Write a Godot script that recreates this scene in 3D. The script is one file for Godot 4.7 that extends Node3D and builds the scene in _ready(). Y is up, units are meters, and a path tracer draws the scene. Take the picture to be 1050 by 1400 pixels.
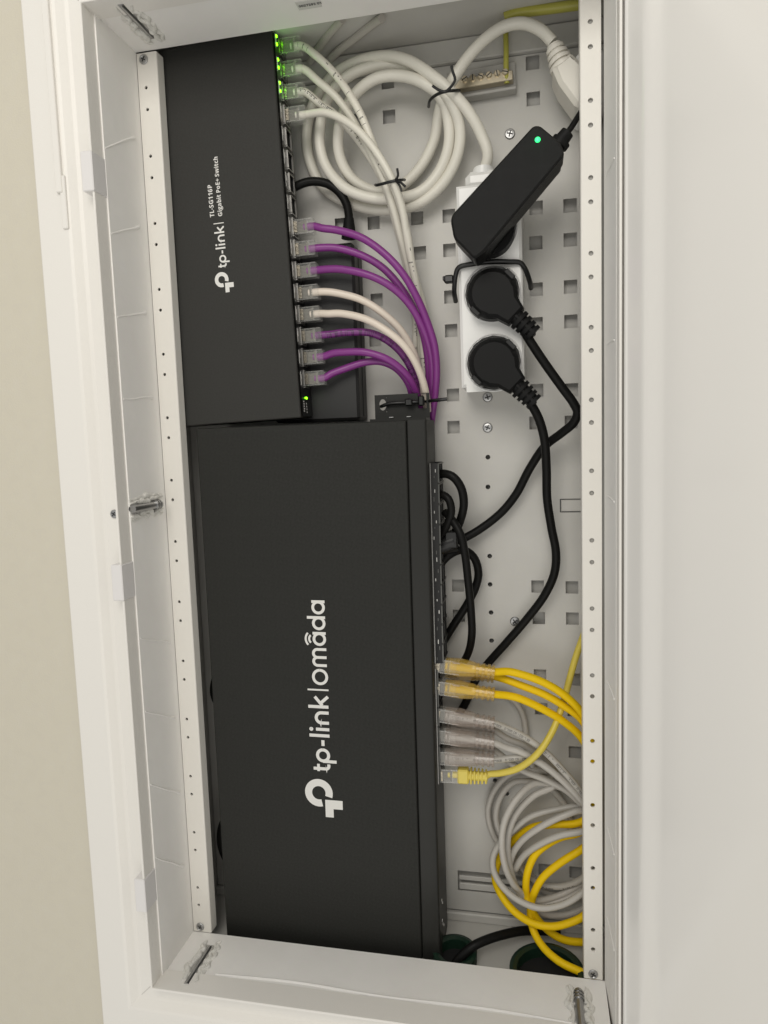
extends Node3D

var M := {}
var rng := RandomNumberGenerator.new()
var used := {}

# ---------------------------------------------------------------- mesh helpers
func mb() -> SurfaceTool:
	var st := SurfaceTool.new()
	st.begin(Mesh.PRIMITIVE_TRIANGLES)
	return st

func tri(st: SurfaceTool, a: Vector3, b: Vector3, c: Vector3):
	# a, b, c counter-clockwise seen from outside; written clockwise as the front faces are
	var n := (b - a).cross(c - a)
	if n.length_squared() < 1e-18: return
	n = n.normalized()
	for p in [a, c, b]:
		st.set_normal(n); st.set_uv(Vector2(p.x, p.y)); st.add_vertex(p)

func quad(st: SurfaceTool, a: Vector3, b: Vector3, c: Vector3, d: Vector3):
	tri(st, a, b, c); tri(st, a, c, d)

func box(st: SurfaceTool, c: Vector3, s: Vector3, bev := 0.0, t := Transform3D.IDENTITY):
	var h := s * 0.5
	var e := Vector3.ONE * minf(bev, minf(h.x, minf(h.y, h.z)) * 0.9)
	var P := func(sx, sy, sz, ax):   # corner moved in on all axes but ax
		var v := Vector3(sx * h.x, sy * h.y, sz * h.z)
		for k in 3:
			if k != ax: v[k] -= signf(v[k]) * e[k]
		return t * (c + v)
	for ax in 3:
		var b := (ax + 1) % 3
		var g := (ax + 2) % 3
		for s1 in [-1.0, 1.0]:
			var q := []
			for o in [[-1, -1], [1, -1], [1, 1], [-1, 1]]:
				var v := [0.0, 0.0, 0.0]
				v[ax] = s1; v[b] = o[0]; v[g] = o[1]
				q.append(P.call(v[0], v[1], v[2], ax))
			if s1 > 0: quad(st, q[0], q[1], q[2], q[3])
			else: quad(st, q[3], q[2], q[1], q[0])
	if bev <= 0.0: return
	var mid: Vector3 = t * c
	for ax in 3:     # bevelled edges along ax
		var b := (ax + 1) % 3
		var g := (ax + 2) % 3
		for o in [[-1, -1], [1, -1], [1, 1], [-1, 1]]:
			var lo := [0.0, 0.0, 0.0]
			lo[ax] = -1.0; lo[b] = o[0]; lo[g] = o[1]
			var hi := lo.duplicate()
			hi[ax] = 1.0
			out4(st, mid, P.call(lo[0], lo[1], lo[2], b), P.call(hi[0], hi[1], hi[2], b), P.call(hi[0], hi[1], hi[2], g), P.call(lo[0], lo[1], lo[2], g))
	for sx in [-1, 1]:
		for sy in [-1, 1]:
			for sz in [-1, 1]:
				out3(st, mid, P.call(sx, sy, sz, 0), P.call(sx, sy, sz, 1), P.call(sx, sy, sz, 2))

func out3(st, mid: Vector3, a: Vector3, b: Vector3, c: Vector3):
	if (b - a).cross(c - a).dot((a + b + c) / 3.0 - mid) < 0: tri(st, a, c, b)
	else: tri(st, a, b, c)

func out4(st, mid: Vector3, a: Vector3, b: Vector3, c: Vector3, d: Vector3):
	out3(st, mid, a, b, c); out3(st, mid, a, c, d)

func smooth_tri(st, p: Array, n: Array, uv: Array):
	for k in [0, 2, 1]:
		st.set_normal(n[k]); st.set_uv(uv[k]); st.add_vertex(p[k])

func spline(ctrl: Array, step := 0.003) -> PackedVector3Array:
	# centripetal-like Catmull-Rom through the points
	var out := PackedVector3Array()
	var n := ctrl.size()
	for i in n - 1:
		var p1: Vector3 = ctrl[i]
		var p2: Vector3 = ctrl[i + 1]
		var p0: Vector3 = ctrl[i - 1] if i > 0 else p1 * 2 - p2
		var p3: Vector3 = ctrl[i + 2] if i + 2 < n else p2 * 2 - p1
		var d0 := maxf(sqrt(p0.distance_to(p1)), 1e-4)
		var d1 := maxf(sqrt(p1.distance_to(p2)), 1e-4)
		var d2 := maxf(sqrt(p2.distance_to(p3)), 1e-4)
		var m1 := (p1 - p0) / d0 - (p2 - p0) / (d0 + d1) + (p2 - p1) / d1
		var m2 := (p2 - p1) / d1 - (p3 - p1) / (d1 + d2) + (p3 - p2) / d2
		m1 *= d1; m2 *= d1
		var steps := maxi(2, int(ceil(p1.distance_to(p2) / step)))
		for k in steps:
			var u := float(k) / steps
			var u2 := u * u
			var u3 := u2 * u
			out.append(p1 * (2 * u3 - 3 * u2 + 1) + m1 * (u3 - 2 * u2 + u) + p2 * (-2 * u3 + 3 * u2) + m2 * (u3 - u2))
	out.append(ctrl[n - 1])
	return out

func tube(st: SurfaceTool, pts: PackedVector3Array, r, seg := 12, caps := true, flat := 1.0):
	# r: a radius, or a Callable from 0..1 along the tube; flat squeezes the section along its first axis
	var n := pts.size()
	var side := Vector3.ZERO
	var rings := []
	var norms := []
	var along := 0.0
	var vs := []
	for i in n:
		var tg := (pts[mini(i + 1, n - 1)] - pts[maxi(i - 1, 0)]).normalized()
		if i == 0:
			var ref := Vector3(0, 0, 1)
			if absf(tg.dot(ref)) > 0.92: ref = Vector3(0, 1, 0)
			side = (ref - tg * ref.dot(tg)).normalized()
		else:
			side = (side - tg * side.dot(tg)).normalized()
			along += pts[i].distance_to(pts[i - 1])
		var other := tg.cross(side)
		var rr: float = r.call(float(i) / (n - 1)) if r is Callable else r
		var ring := []
		var nr := []
		for k in seg + 1:
			var a := TAU * k / seg + PI
			nr.append((side * cos(a) + other * sin(a)).normalized())
			ring.append(pts[i] + side * cos(a) * rr * flat + other * sin(a) * rr)
		rings.append(ring); norms.append(nr); vs.append(along)
	for i in n - 1:
		for k in seg:
			var a = rings[i][k]; var b = rings[i][k + 1]; var c = rings[i + 1][k + 1]; var d = rings[i + 1][k]
			var na = norms[i][k]; var nb = norms[i][k + 1]; var nc = norms[i + 1][k + 1]; var nd = norms[i + 1][k]
			var u0 := float(k) / seg
			var u1 := float(k + 1) / seg
			var ua := Vector2(u0, vs[i] / 0.075); var ub := Vector2(u1, vs[i] / 0.075)
			var uc := Vector2(u1, vs[i + 1] / 0.075); var ud := Vector2(u0, vs[i + 1] / 0.075)
			smooth_tri(st, [a, b, c], [na, nb, nc], [ua, ub, uc])
			smooth_tri(st, [a, c, d], [na, nc, nd], [ua, uc, ud])
	if caps:
		for k in seg:
			tri(st, pts[0], rings[0][k + 1], rings[0][k])
			tri(st, pts[n - 1], rings[n - 1][k], rings[n - 1][k + 1])

func frame_of(axis: Vector3) -> Basis:
	var z := axis.normalized()
	var ref := Vector3(0, 1, 0) if absf(z.y) < 0.9 else Vector3(1, 0, 0)
	var x := ref.cross(z).normalized()
	return Basis(x, z.cross(x), z)

func lathe(st: SurfaceTool, prof: Array, at: Vector3, axis := Vector3(0, 0, 1), seg := 24):
	# prof: Vector2(radius, height along the axis), bottom to top; flat-shaded rings with smooth sides
	var b := frame_of(axis)
	for i in prof.size() - 1:
		var p: Vector2 = prof[i]
		var q: Vector2 = prof[i + 1]
		var d := q - p
		var nn := Vector2(d.y, -d.x).normalized()
		for k in seg:
			var a0 := TAU * k / seg
			var a1 := TAU * (k + 1) / seg
			var f := func(v: Vector2, a: float): return at + b * Vector3(cos(a) * v.x, sin(a) * v.x, v.y)
			var g := func(a: float): return b * Vector3(cos(a) * nn.x, sin(a) * nn.x, nn.y)
			var P0 = f.call(p, a0); var P1 = f.call(p, a1); var Q0 = f.call(q, a0); var Q1 = f.call(q, a1)
			var N0 = g.call(a0); var N1 = g.call(a1)
			var z := Vector2.ZERO
			if p.x > 1e-7: smooth_tri(st, [P0, P1, Q1], [N0, N1, N1], [z, z, z])
			if q.x > 1e-7: smooth_tri(st, [P0, Q1, Q0], [N0, N1, N0], [z, z, z])

func prism(st: SurfaceTool, poly: Array, z0: float, z1: float, bev := 0.0, t := Transform3D.IDENTITY):
	# poly counter-clockwise (convex or gently concave), extruded from z0 to z1, its top edge bevelled
	var n := poly.size()
	var c := Vector2.ZERO
	for p in poly: c += p / n
	var top := []
	for i in n:
		var a: Vector2 = poly[(i + n - 1) % n]
		var p: Vector2 = poly[i]
		var q: Vector2 = poly[(i + 1) % n]
		var e1 := (p - a).normalized()
		var e2 := (q - p).normalized()
		var m := (Vector2(-e1.y, e1.x) + Vector2(-e2.y, e2.x)).normalized()
		top.append(p + m * bev)
	var V := func(p: Vector2, z: float): return t * Vector3(p.x, p.y, z)
	for i in n:
		var j := (i + 1) % n
		quad(st, V.call(poly[i], z0), V.call(poly[j], z0), V.call(poly[j], z1 - bev), V.call(poly[i], z1 - bev))
		if bev > 0: quad(st, V.call(poly[i], z1 - bev), V.call(poly[j], z1 - bev), V.call(top[j], z1), V.call(top[i], z1))
	var idx := Geometry2D.triangulate_polygon(PackedVector2Array(top))
	for k in range(0, idx.size(), 3):
		out3(st, V.call(c, z0 - 1.0), V.call(top[idx[k]], z1), V.call(top[idx[k + 1]], z1), V.call(top[idx[k + 2]], z1))
		out3(st, V.call(c, z1 + 1.0), V.call(poly[idx[k]], z0), V.call(poly[idx[k + 1]], z0), V.call(poly[idx[k + 2]], z0))

func round_poly(poly: Array, r: float, k := 4) -> Array:
	var out := []
	var n := poly.size()
	for i in n:
		var p: Vector2 = poly[i]
		var a: Vector2 = (poly[(i + n - 1) % n] - p)
		var b: Vector2 = (poly[(i + 1) % n] - p)
		var rr := minf(r, minf(a.length(), b.length()) * 0.45)
		var s := p + a.normalized() * rr
		var e := p + b.normalized() * rr
		for j in k + 1:
			var u := float(j) / k
			out.append(s.lerp(p, u).lerp(p.lerp(e, u), u))
	return out

func plate(st: SurfaceTool, u0: float, u1: float, v0: float, v1: float, holes: Array, t: Transform3D, thick: float):
	# a sheet in t's xy plane facing +z with real holes: [cx, cy, half width, half height, radius or 0]
	var cuts := [v0, v1]
	for h in holes:
		cuts.append(clampf(h[1] - h[3], v0, v1)); cuts.append(clampf(h[1] + h[3], v0, v1))
	cuts.sort()
	var V := func(x, y, z): return t * Vector3(x, y, z)
	for i in cuts.size() - 1:
		var a: float = cuts[i]
		var b: float = cuts[i + 1]
		if b - a < 1e-6: continue
		var m := (a + b) / 2
		var spans := []
		for h in holes:
			if absf(m - h[1]) < h[3]: spans.append([h[0] - h[2], h[0] + h[2]])
		spans.sort()
		var x := u0
		for s in spans:
			if s[0] > x: quad(st, V.call(x, a, 0), V.call(s[0], a, 0), V.call(s[0], b, 0), V.call(x, b, 0))
			x = maxf(x, s[1])
		if x < u1: quad(st, V.call(x, a, 0), V.call(u1, a, 0), V.call(u1, b, 0), V.call(x, b, 0))
	for h in holes:
		var inner := []
		var outer := []
		if h[4] > 0:
			for k in 16:
				var a := TAU * k / 16
				var d := Vector2(cos(a), sin(a))
				inner.append(Vector2(h[0], h[1]) + d * h[4])
				var m := minf(h[2] / maxf(absf(d.x), 1e-6), h[3] / maxf(absf(d.y), 1e-6))
				outer.append(Vector2(h[0], h[1]) + d * m)
			for k in 16:
				var j := (k + 1) % 16
				quad(st, V.call(inner[k].x, inner[k].y, 0), V.call(outer[k].x, outer[k].y, 0), V.call(outer[j].x, outer[j].y, 0), V.call(inner[j].x, inner[j].y, 0))
		else:
			for o in [[-1, -1], [1, -1], [1, 1], [-1, 1]]: inner.append(Vector2(h[0] + o[0] * h[2], h[1] + o[1] * h[3]))
		for k in inner.size():
			var j := (k + 1) % inner.size()
			quad(st, V.call(inner[j].x, inner[j].y, 0), V.call(inner[j].x, inner[j].y, -thick), V.call(inner[k].x, inner[k].y, -thick), V.call(inner[k].x, inner[k].y, 0))

var ink_level := 0.0
func ribbon(st: SurfaceTool, pts: Array, w: float, closed := false):
	# a flat printed stroke in the xy plane with mitred joins; each later stroke lies a hair above the one before
	ink_level = fmod(ink_level + 0.000006, 0.0003)
	var zz := ink_level
	var n := pts.size()
	var L := []
	var R := []
	for i in n:
		var p: Vector2 = pts[i]
		var a: Vector2 = pts[(i + n - 1) % n] if closed or i > 0 else p * 2 - pts[i + 1]
		var b: Vector2 = pts[(i + 1) % n] if closed or i < n - 1 else p * 2 - pts[i - 1]
		var e1 := (p - a).normalized()
		var e2 := (b - p).normalized()
		var m := (Vector2(-e1.y, e1.x) + Vector2(-e2.y, e2.x)).normalized()
		var k := w * 0.5 / maxf(0.35, m.dot(Vector2(-e1.y, e1.x)))
		L.append(p + m * k); R.append(p - m * k)
	for i in (n if closed else n - 1):
		var j := (i + 1) % n
		quad(st, Vector3(R[i].x, R[i].y, zz), Vector3(R[j].x, R[j].y, zz), Vector3(L[j].x, L[j].y, zz), Vector3(L[i].x, L[i].y, zz))

func arc(c: Vector2, r: float, a0: float, a1: float, k := 14) -> Array:
	var out := []
	for i in k + 1:
		var a := deg_to_rad(lerpf(a0, a1, float(i) / k))
		out.append(c + Vector2(cos(a), sin(a)) * r)
	return out

# ---------------------------------------------------------------- scene helpers
func numbered(called: String) -> String:
	if not used.has(called):
		used[called] = 0
		return called
	used[called] += 1
	return "%s_%03d" % [called, used[called]]

func thing(called: String, label: String, category: String, at: Vector3, group := "") -> Node3D:
	var o := Node3D.new()
	o.name = numbered(called)
	add_child(o)
	o.position = at
	o.set_meta("label", label); o.set_meta("category", category)
	if group: o.set_meta("group", group)
	return o

func part(called: String, st, mat: Material, parent: Node3D) -> MeshInstance3D:
	# a mesh whose vertices are written in world coordinates, put under its thing or part
	var o := MeshInstance3D.new()
	o.name = called
	o.mesh = st.commit() if st is SurfaceTool else st
	o.material_override = mat
	parent.add_child(o, true)
	var at := Vector3.ZERO
	var p = parent
	while p is Node3D and p != self:
		at += p.position
		p = p.get_parent()
	o.position = -at
	return o

func single(called: String, st: SurfaceTool, mat: Material, label: String, category: String, group := "") -> MeshInstance3D:
	var o := MeshInstance3D.new()
	o.name = numbered(called)
	o.mesh = st.commit()
	o.material_override = mat
	add_child(o)
	o.set_meta("label", label); o.set_meta("category", category)
	if group: o.set_meta("group", group)
	return o

func structure(called: String, st: SurfaceTool, mat: Material):
	var o := MeshInstance3D.new()
	o.name = numbered(called)
	o.mesh = st.commit()
	o.material_override = mat
	add_child(o)
	o.set_meta("kind", "structure")
	return o

func placed(called: String, mesh: Mesh, mat: Material, parent: Node3D, t: Transform3D) -> MeshInstance3D:
	# a shared mesh put at a world transform under a thing or part
	var o := part(called, mesh, mat, parent)
	o.transform = Transform3D(t.basis, t.origin + o.position)
	return o

func sub(called: String, mesh: Mesh, mat: Material, parent: Node3D) -> MeshInstance3D:
	var o := MeshInstance3D.new()
	o.name = called
	o.mesh = mesh
	o.material_override = mat
	parent.add_child(o, true)
	return o

# ---------------------------------------------------------------- materials
func mat(c: Color, rough: float, metal := 0.0) -> StandardMaterial3D:
	var m := StandardMaterial3D.new()
	m.albedo_color = c.linear_to_srgb()
	m.roughness = rough
	m.metallic = metal
	m.cull_mode = BaseMaterial3D.CULL_DISABLED
	return m

func grain(m: StandardMaterial3D, freq: float, strength: float, scale: float, seed_: int):
	var n := NoiseTexture2D.new()
	n.width = 512; n.height = 512; n.seamless = true; n.as_normal_map = true; n.bump_strength = strength
	var f := FastNoiseLite.new()
	f.seed = seed_; f.frequency = freq; f.fractal_octaves = 3
	n.noise = f
	m.normal_enabled = true; m.normal_texture = n
	m.uv1_triplanar = true; m.uv1_world_triplanar = true; m.uv1_scale = Vector3.ONE * scale

func mottle(m: StandardMaterial3D, a: Color, b: Color, freq: float, scale: float, seed_: int):
	# faint uneven colour: dust and handling marks
	var n := NoiseTexture2D.new()
	n.width = 512; n.height = 512; n.seamless = true
	var f := FastNoiseLite.new()
	f.seed = seed_; f.frequency = freq; f.fractal_octaves = 5
	n.noise = f
	var g := Gradient.new()
	g.set_color(0, a.linear_to_srgb()); g.set_color(1, b.linear_to_srgb())
	n.color_ramp = g
	m.albedo_color = Color.WHITE
	m.albedo_texture = n
	m.uv1_triplanar = true; m.uv1_world_triplanar = true; m.uv1_scale = Vector3.ONE * scale

func smudges(seed_: int) -> NoiseTexture2D:
	# uneven gloss: wiped dust and finger marks
	var n := NoiseTexture2D.new()
	n.width = 512; n.height = 512; n.seamless = true
	var f := FastNoiseLite.new()
	f.seed = seed_; f.frequency = 0.012; f.fractal_octaves = 5; f.domain_warp_enabled = true; f.domain_warp_amplitude = 40.0
	n.noise = f
	var g := Gradient.new()
	g.set_color(0, Color(0.40, 0.40, 0.40)); g.set_color(1, Color(0.66, 0.66, 0.66))
	n.color_ramp = g
	return n

func printed(base: Color, ink: Color, dense: float, seed_: int, height := 7) -> ImageTexture:
	# a cable jacket: one line of small worn print along the cable
	var im := Image.create(64, 512, false, Image.FORMAT_RGB8)
	im.fill(base.linear_to_srgb())
	rng.seed = seed_
	var y := 30
	while y < 480:
		if rng.randf() < dense:
			var w := rng.randi_range(3, 6)
			var kind := rng.randi() % 4
			if kind != 1: im.fill_rect(Rect2i(28, y, height, 2), ink.linear_to_srgb())
			if kind != 0: im.fill_rect(Rect2i(28, y, 2, w + 2), ink.linear_to_srgb())
			if kind > 1: im.fill_rect(Rect2i(28 + height - 2, y, 2, w + 2), ink.linear_to_srgb())
			if kind == 3: im.fill_rect(Rect2i(28, y + w, height, 2), ink.linear_to_srgb())
			y += w + 4
		else:
			y += 14
	return ImageTexture.create_from_image(im)

func make_materials():
	M.wall = mat(Color(0.60, 0.55, 0.43), 0.9)
	mottle(M.wall, Color(0.585, 0.546, 0.452), Color(0.60, 0.562, 0.468), 0.008, 3.0, 3)
	grain(M.wall, 0.09, 0.5, 12.0, 4)
	M.plaster = mat(Color(0.80, 0.785, 0.745), 0.55)
	mottle(M.plaster, Color(0.84, 0.82, 0.79), Color(0.875, 0.86, 0.83), 0.006, 4.0, 11)
	grain(M.plaster, 0.012, 0.5, 5.0, 5)
	M.rough_plaster = mat(Color(0.74, 0.725, 0.68), 0.9)
	grain(M.rough_plaster, 0.05, 6.0, 20.0, 6)
	M.frame = mat(Color(0.78, 0.755, 0.71), 0.38)
	grain(M.frame, 0.05, 0.6, 30.0, 8)
	M.rail = mat(Color(0.74, 0.715, 0.665), 0.35)
	grain(M.rail, 0.06, 0.6, 40.0, 9)
	M.plate = mat(Color(0.60, 0.585, 0.545), 0.45)
	mottle(M.plate, Color(0.52, 0.508, 0.475), Color(0.56, 0.548, 0.515), 0.008, 5.0, 21)
	M.door = mat(Color(0.82, 0.80, 0.765), 0.16)
	M.door.clearcoat_enabled = true; M.door.clearcoat = 0.6; M.door.clearcoat_roughness = 0.12
	M.clip = mat(Color(0.72, 0.70, 0.69), 0.4)
	M.case_upper = mat(Color(0.036, 0.035, 0.032), 0.55)
	mottle(M.case_upper, Color(0.0270, 0.0265, 0.0240), Color(0.0330, 0.0325, 0.0295), 0.02, 6.0, 31)
	grain(M.case_upper, 0.2, 1.6, 60.0, 32)
	M.case_lower = mat(Color(0.026, 0.026, 0.023), 0.52)
	mottle(M.case_lower, Color(0.0150, 0.0152, 0.0130), Color(0.0200, 0.0202, 0.0178), 0.012, 5.0, 41)
	grain(M.case_lower, 0.2, 1.6, 60.0, 42)
	for k in [M.case_upper, M.case_lower]:
		k.metallic_specular = 0.36
		k.roughness = 1.0
		k.roughness_texture = smudges(61)
	M.bezel = mat(Color(0.019, 0.019, 0.017), 0.42)
	M.bezel.metallic_specular = 0.35
	M.panel = mat(Color(0.008, 0.008, 0.008), 0.35)
	M.brick = mat(Color(0.014, 0.014, 0.014), 0.5)
	M.dark = mat(Color(0.006, 0.006, 0.006), 0.6)
	M.cavity = mat(Color(0.004, 0.004, 0.004), 0.8)
	M.port_dark = mat(Color(0.10, 0.10, 0.095), 0.35, 1.0)
	M.port_metal = mat(Color(0.45, 0.44, 0.42), 0.32, 1.0)
	M.ink = mat(Color(0.70, 0.69, 0.66), 0.6)
	M.strip = mat(Color(0.80, 0.795, 0.775), 0.3)
	M.socket = mat(Color(0.76, 0.755, 0.74), 0.35)
	M.adapter = mat(Color(0.009, 0.009, 0.0088), 0.42)
	grain(M.adapter, 0.25, 2.0, 70.0, 51)
	M.adapter.metallic_specular = 0.3
	M.plug = mat(Color(0.0095, 0.0095, 0.0095), 0.5)
	M.plug.metallic_specular = 0.25
	M.black_cord = mat(Color(0.0075, 0.0073, 0.0068), 0.42)
	M.black_cord.metallic_specular = 0.25
	M.tie = mat(Color(0.006, 0.006, 0.006), 0.38)
	M.white_cord = mat(Color(0.70, 0.675, 0.60), 0.4)
	M.white_plug = mat(Color(0.72, 0.69, 0.62), 0.38)
	M.white_cable = mat(Color(0.66, 0.635, 0.555), 0.4)
	M.white_print = mat(Color.WHITE, 0.4)
	M.white_print.albedo_texture = printed(Color(0.62, 0.595, 0.525), Color(0.03, 0.03, 0.03), 0.93, 7)
	M.bold_print = mat(Color.WHITE, 0.4)
	M.bold_print.albedo_texture = printed(Color(0.66, 0.635, 0.555), Color(0.01, 0.01, 0.01), 0.22, 9, 12)
	M.cream_cable = mat(Color(0.70, 0.62, 0.53), 0.4)
	M.purple = mat(Color(0.20, 0.030, 0.205), 0.38)
	M.purple_print = mat(Color.WHITE, 0.38)
	M.purple_print.albedo_texture = printed(Color(0.17, 0.03, 0.18), Color(0.010, 0.002, 0.016), 0.75, 15, 24)
	M.grey_cord = mat(Color(0.46, 0.435, 0.395), 0.42)
	M.grey_print = mat(Color.WHITE, 0.42)
	M.grey_print.albedo_texture = printed(Color(0.45, 0.425, 0.385), Color(0.10, 0.095, 0.085), 0.92, 23)
	M.yellow = mat(Color(0.82, 0.545, 0.004), 0.45)
	M.yellow.metallic_specular = 0.3
	M.pale_yellow = mat(Color(0.66, 0.53, 0.08), 0.4)
	M.earth_wire = mat(Color(0.42, 0.40, 0.07), 0.42)
	M.clear = mat(Color(0.80, 0.79, 0.73), 0.04)
	M.clear.transparency = BaseMaterial3D.TRANSPARENCY_ALPHA
	M.clear.albedo_color.a = 0.08
	M.boot = mat(Color(0.47, 0.38, 0.32), 0.22)
	M.boot.transparency = BaseMaterial3D.TRANSPARENCY_ALPHA
	M.boot.albedo_color.a = 0.26
	M.boot_yellow = mat(Color(0.66, 0.44, 0.06), 0.22)
	M.boot_yellow.transparency = BaseMaterial3D.TRANSPARENCY_ALPHA
	M.boot_yellow.albedo_color.a = 0.34
	M.pale_boot = mat(Color(0.68, 0.55, 0.09), 0.35)
	M.gold = mat(Color(0.52, 0.47, 0.38), 0.25, 1.0)
	M.wires = mat(Color(0.16, 0.15, 0.125), 0.5)
	M.steel = mat(Color(0.42, 0.42, 0.42), 0.35, 1.0)
	M.slot = mat(Color(0.05, 0.05, 0.05), 0.5, 0.6)
	M.brass = mat(Color(0.62, 0.55, 0.42), 0.3, 0.9)
	M.terminal = mat(Color(0.42, 0.41, 0.385), 0.5)
	M.conduit = mat(Color(0.006, 0.022, 0.012), 0.4)
	M.label_paper = mat(Color(0.62, 0.61, 0.58), 0.5)
	M.label_ink = mat(Color(0.10, 0.10, 0.10), 0.6)
	M.led_green = mat(Color(0.1, 0.5, 0.1), 0.4)
	M.led_green.emission_enabled = true; M.led_green.emission = Color(0.50, 1.0, 0.03); M.led_green.emission_energy_multiplier = 2.6
	M.led_mint = mat(Color(0.1, 0.5, 0.3), 0.4)
	M.led_mint.emission_enabled = true; M.led_mint.emission = Color(0.03, 0.85, 0.38); M.led_mint.emission_energy_multiplier = 1.5

# ---------------------------------------------------------------- small things used often
func screw(parent: Node3D, at: Vector3, r: float, tall := 0.0016):
	var st := mb()
	lathe(st, [Vector2(r, 0), Vector2(r, tall * 0.5), Vector2(r * 0.85, tall * 0.85), Vector2(r * 0.5, tall), Vector2(0, tall)], at, Vector3(0, 0, 1), 20)
	var s := part("screw", st, M.steel, parent)
	if parent.get_parent() != self: s = parent   # a screw in a part: its cross sits beside it
	var x := mb()
	var turn := Transform3D(Basis(Vector3(0, 0, 1), at.y * 90.0), at + Vector3(0, 0, tall))
	box(x, Vector3.ZERO, Vector3(r * 1.15, r * 0.26, 0.0003), 0, turn)
	box(x, Vector3(0, 0, 0.00003), Vector3(r * 0.26, r * 1.15, 0.0003), 0, turn)
	part("screw_cross", x, M.slot, s)

var mesh_cache := {}
func plug_meshes():
	# a clear modular plug along +x, contacts up (+z), 11.6 mm wide
	var st := mb()
	box(st, Vector3(0.0025, 0, 0), Vector3(0.0215, 0.0116, 0.0080), 0.0007)
	mesh_cache.shell = st.commit()
	var ct := mb()
	for k in 8: box(ct, Vector3(-0.0030, (k - 3.5) * 0.00105, 0.0040), Vector3(0.0060, 0.00050, 0.0010))
	mesh_cache.contacts = ct.commit()
	var w := mb()
	for k in 8:
		box(w, Vector3(0.0015, (k - 3.5) * 0.00105, 0.0012), Vector3(0.0085, 0.0008, 0.0010))
	box(w, Vector3(0.0068, 0, 0.0028), Vector3(0.0016, 0.0090, 0.0012), 0.0002)
	mesh_cache.wires = w.commit()
	var l := mb()
	box(l, Vector3(0, 0, 0), Vector3(0.013, 0.0055, 0.0011), 0.0003, Transform3D(Basis(Vector3(0, 1, 0), 0.20), Vector3(0.0035, 0, -0.0058)))
	box(l, Vector3(0.0080, 0, 0.0030), Vector3(0.0010, 0.0100, 0.0018), 0.0002)
	box(l, Vector3(0.0040, 0.0052, 0.0040), Vector3(0.0170, 0.0006, 0.0005))
	box(l, Vector3(0.0040, -0.0052, 0.0040), Vector3(0.0170, 0.0006, 0.0005))
	mesh_cache.latch = l.commit()
	# long clear snagless boot behind the plug, with three ribs
	var b := mb()
	var secs := [[0.004, 0.0062, 0.0048], [0.016, 0.0070, 0.0050], [0.026, 0.0062, 0.0050], [0.028, 0.0058, 0.0050], [0.0285, 0.0050, 0.0048], [0.033, 0.0049, 0.0047], [0.037, 0.0047, 0.0046], [0.0425, 0.0045, 0.0045], [0.0435, 0.0032, 0.0032]]
	for i in secs.size() - 1:
		for k in 12:
			var q := []
			for o in [[i, k], [i, k + 1], [i + 1, k + 1], [i + 1, k]]:
				var a: float = TAU * o[1] / 12.0 + PI / 12
				var s = secs[o[0]]
				var sq := pow(absf(cos(a)), 0.6) * signf(cos(a))
				var sn := pow(absf(sin(a)), 0.6) * signf(sin(a))
				if o[0] > 1: sq = cos(a); sn = sin(a)
				q.append(Vector3(s[0], sq * s[1], sn * s[2]))
			quad(b, q[0], q[1], q[2], q[3])
	mesh_cache.boot = b.commit()
	var rb := mb()    # the ribs of the boot, one clear ring behind the other
	for x in [0.0300, 0.0345, 0.0390, 0.0425]:
		tube(rb, PackedVector3Array([Vector3(x - 0.0010, 0, 0), Vector3(x + 0.0010, 0, 0)]), 0.0056, 16)
	mesh_cache.ribs = rb.commit()
	var f := mb()     # small flecks where the boot grips
	for k in 2: box(f, Vector3(0.013, (k * 2 - 1) * 0.0045, 0.0046), Vector3(0.006, 0.0012, 0.0006), 0.0002)
	mesh_cache.fleck = f.commit()

func plug_on(t: Node3D, at: Vector3, tilt: float, boot := 0):
	var tr := Transform3D(Basis(Vector3(0, 0, 1), tilt), at)
	var s := placed("plug", mesh_cache.shell, M.clear, t, tr)
	sub("contact", mesh_cache.contacts, M.gold, s)
	sub("wire_fan", mesh_cache.wires, M.wires, s)
	sub("latch", mesh_cache.latch, M.clear, s)
	if boot == 1:
		var bm = M.boot_yellow if String(t.get_meta("group", "")).begins_with("yellow") else M.boot
		var b := placed("boot", mesh_cache.boot, bm, t, tr)
		sub("boot_latch_cover", mesh_cache.fleck, M.boot, b)
		sub("boot_rib", mesh_cache.ribs, bm, b)

func cord(t: Node3D, pts: Array, r: float, m: Material, called := "cord") -> MeshInstance3D:
	var st := mb()
	tube(st, spline(pts), r, 14)
	return part(called, st, m, t)

func network_cable(label: String, at: Vector3, pts: Array, r: float, m: Material, group: String, tilt := 0.0, boot := 0):
	var t := thing("network_cable", label, "network cable", at, group)
	plug_on(t, at, tilt, boot)
	var d := Vector3(cos(tilt), sin(tilt), 0)
	var p := [at + d * 0.0045, at + d * 0.0125]
	if boot == 1: p.append_array([at + d * 0.030, at + d * 0.043])
	p.append_array(pts)
	cord(t, p, r, m)
	return t

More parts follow.
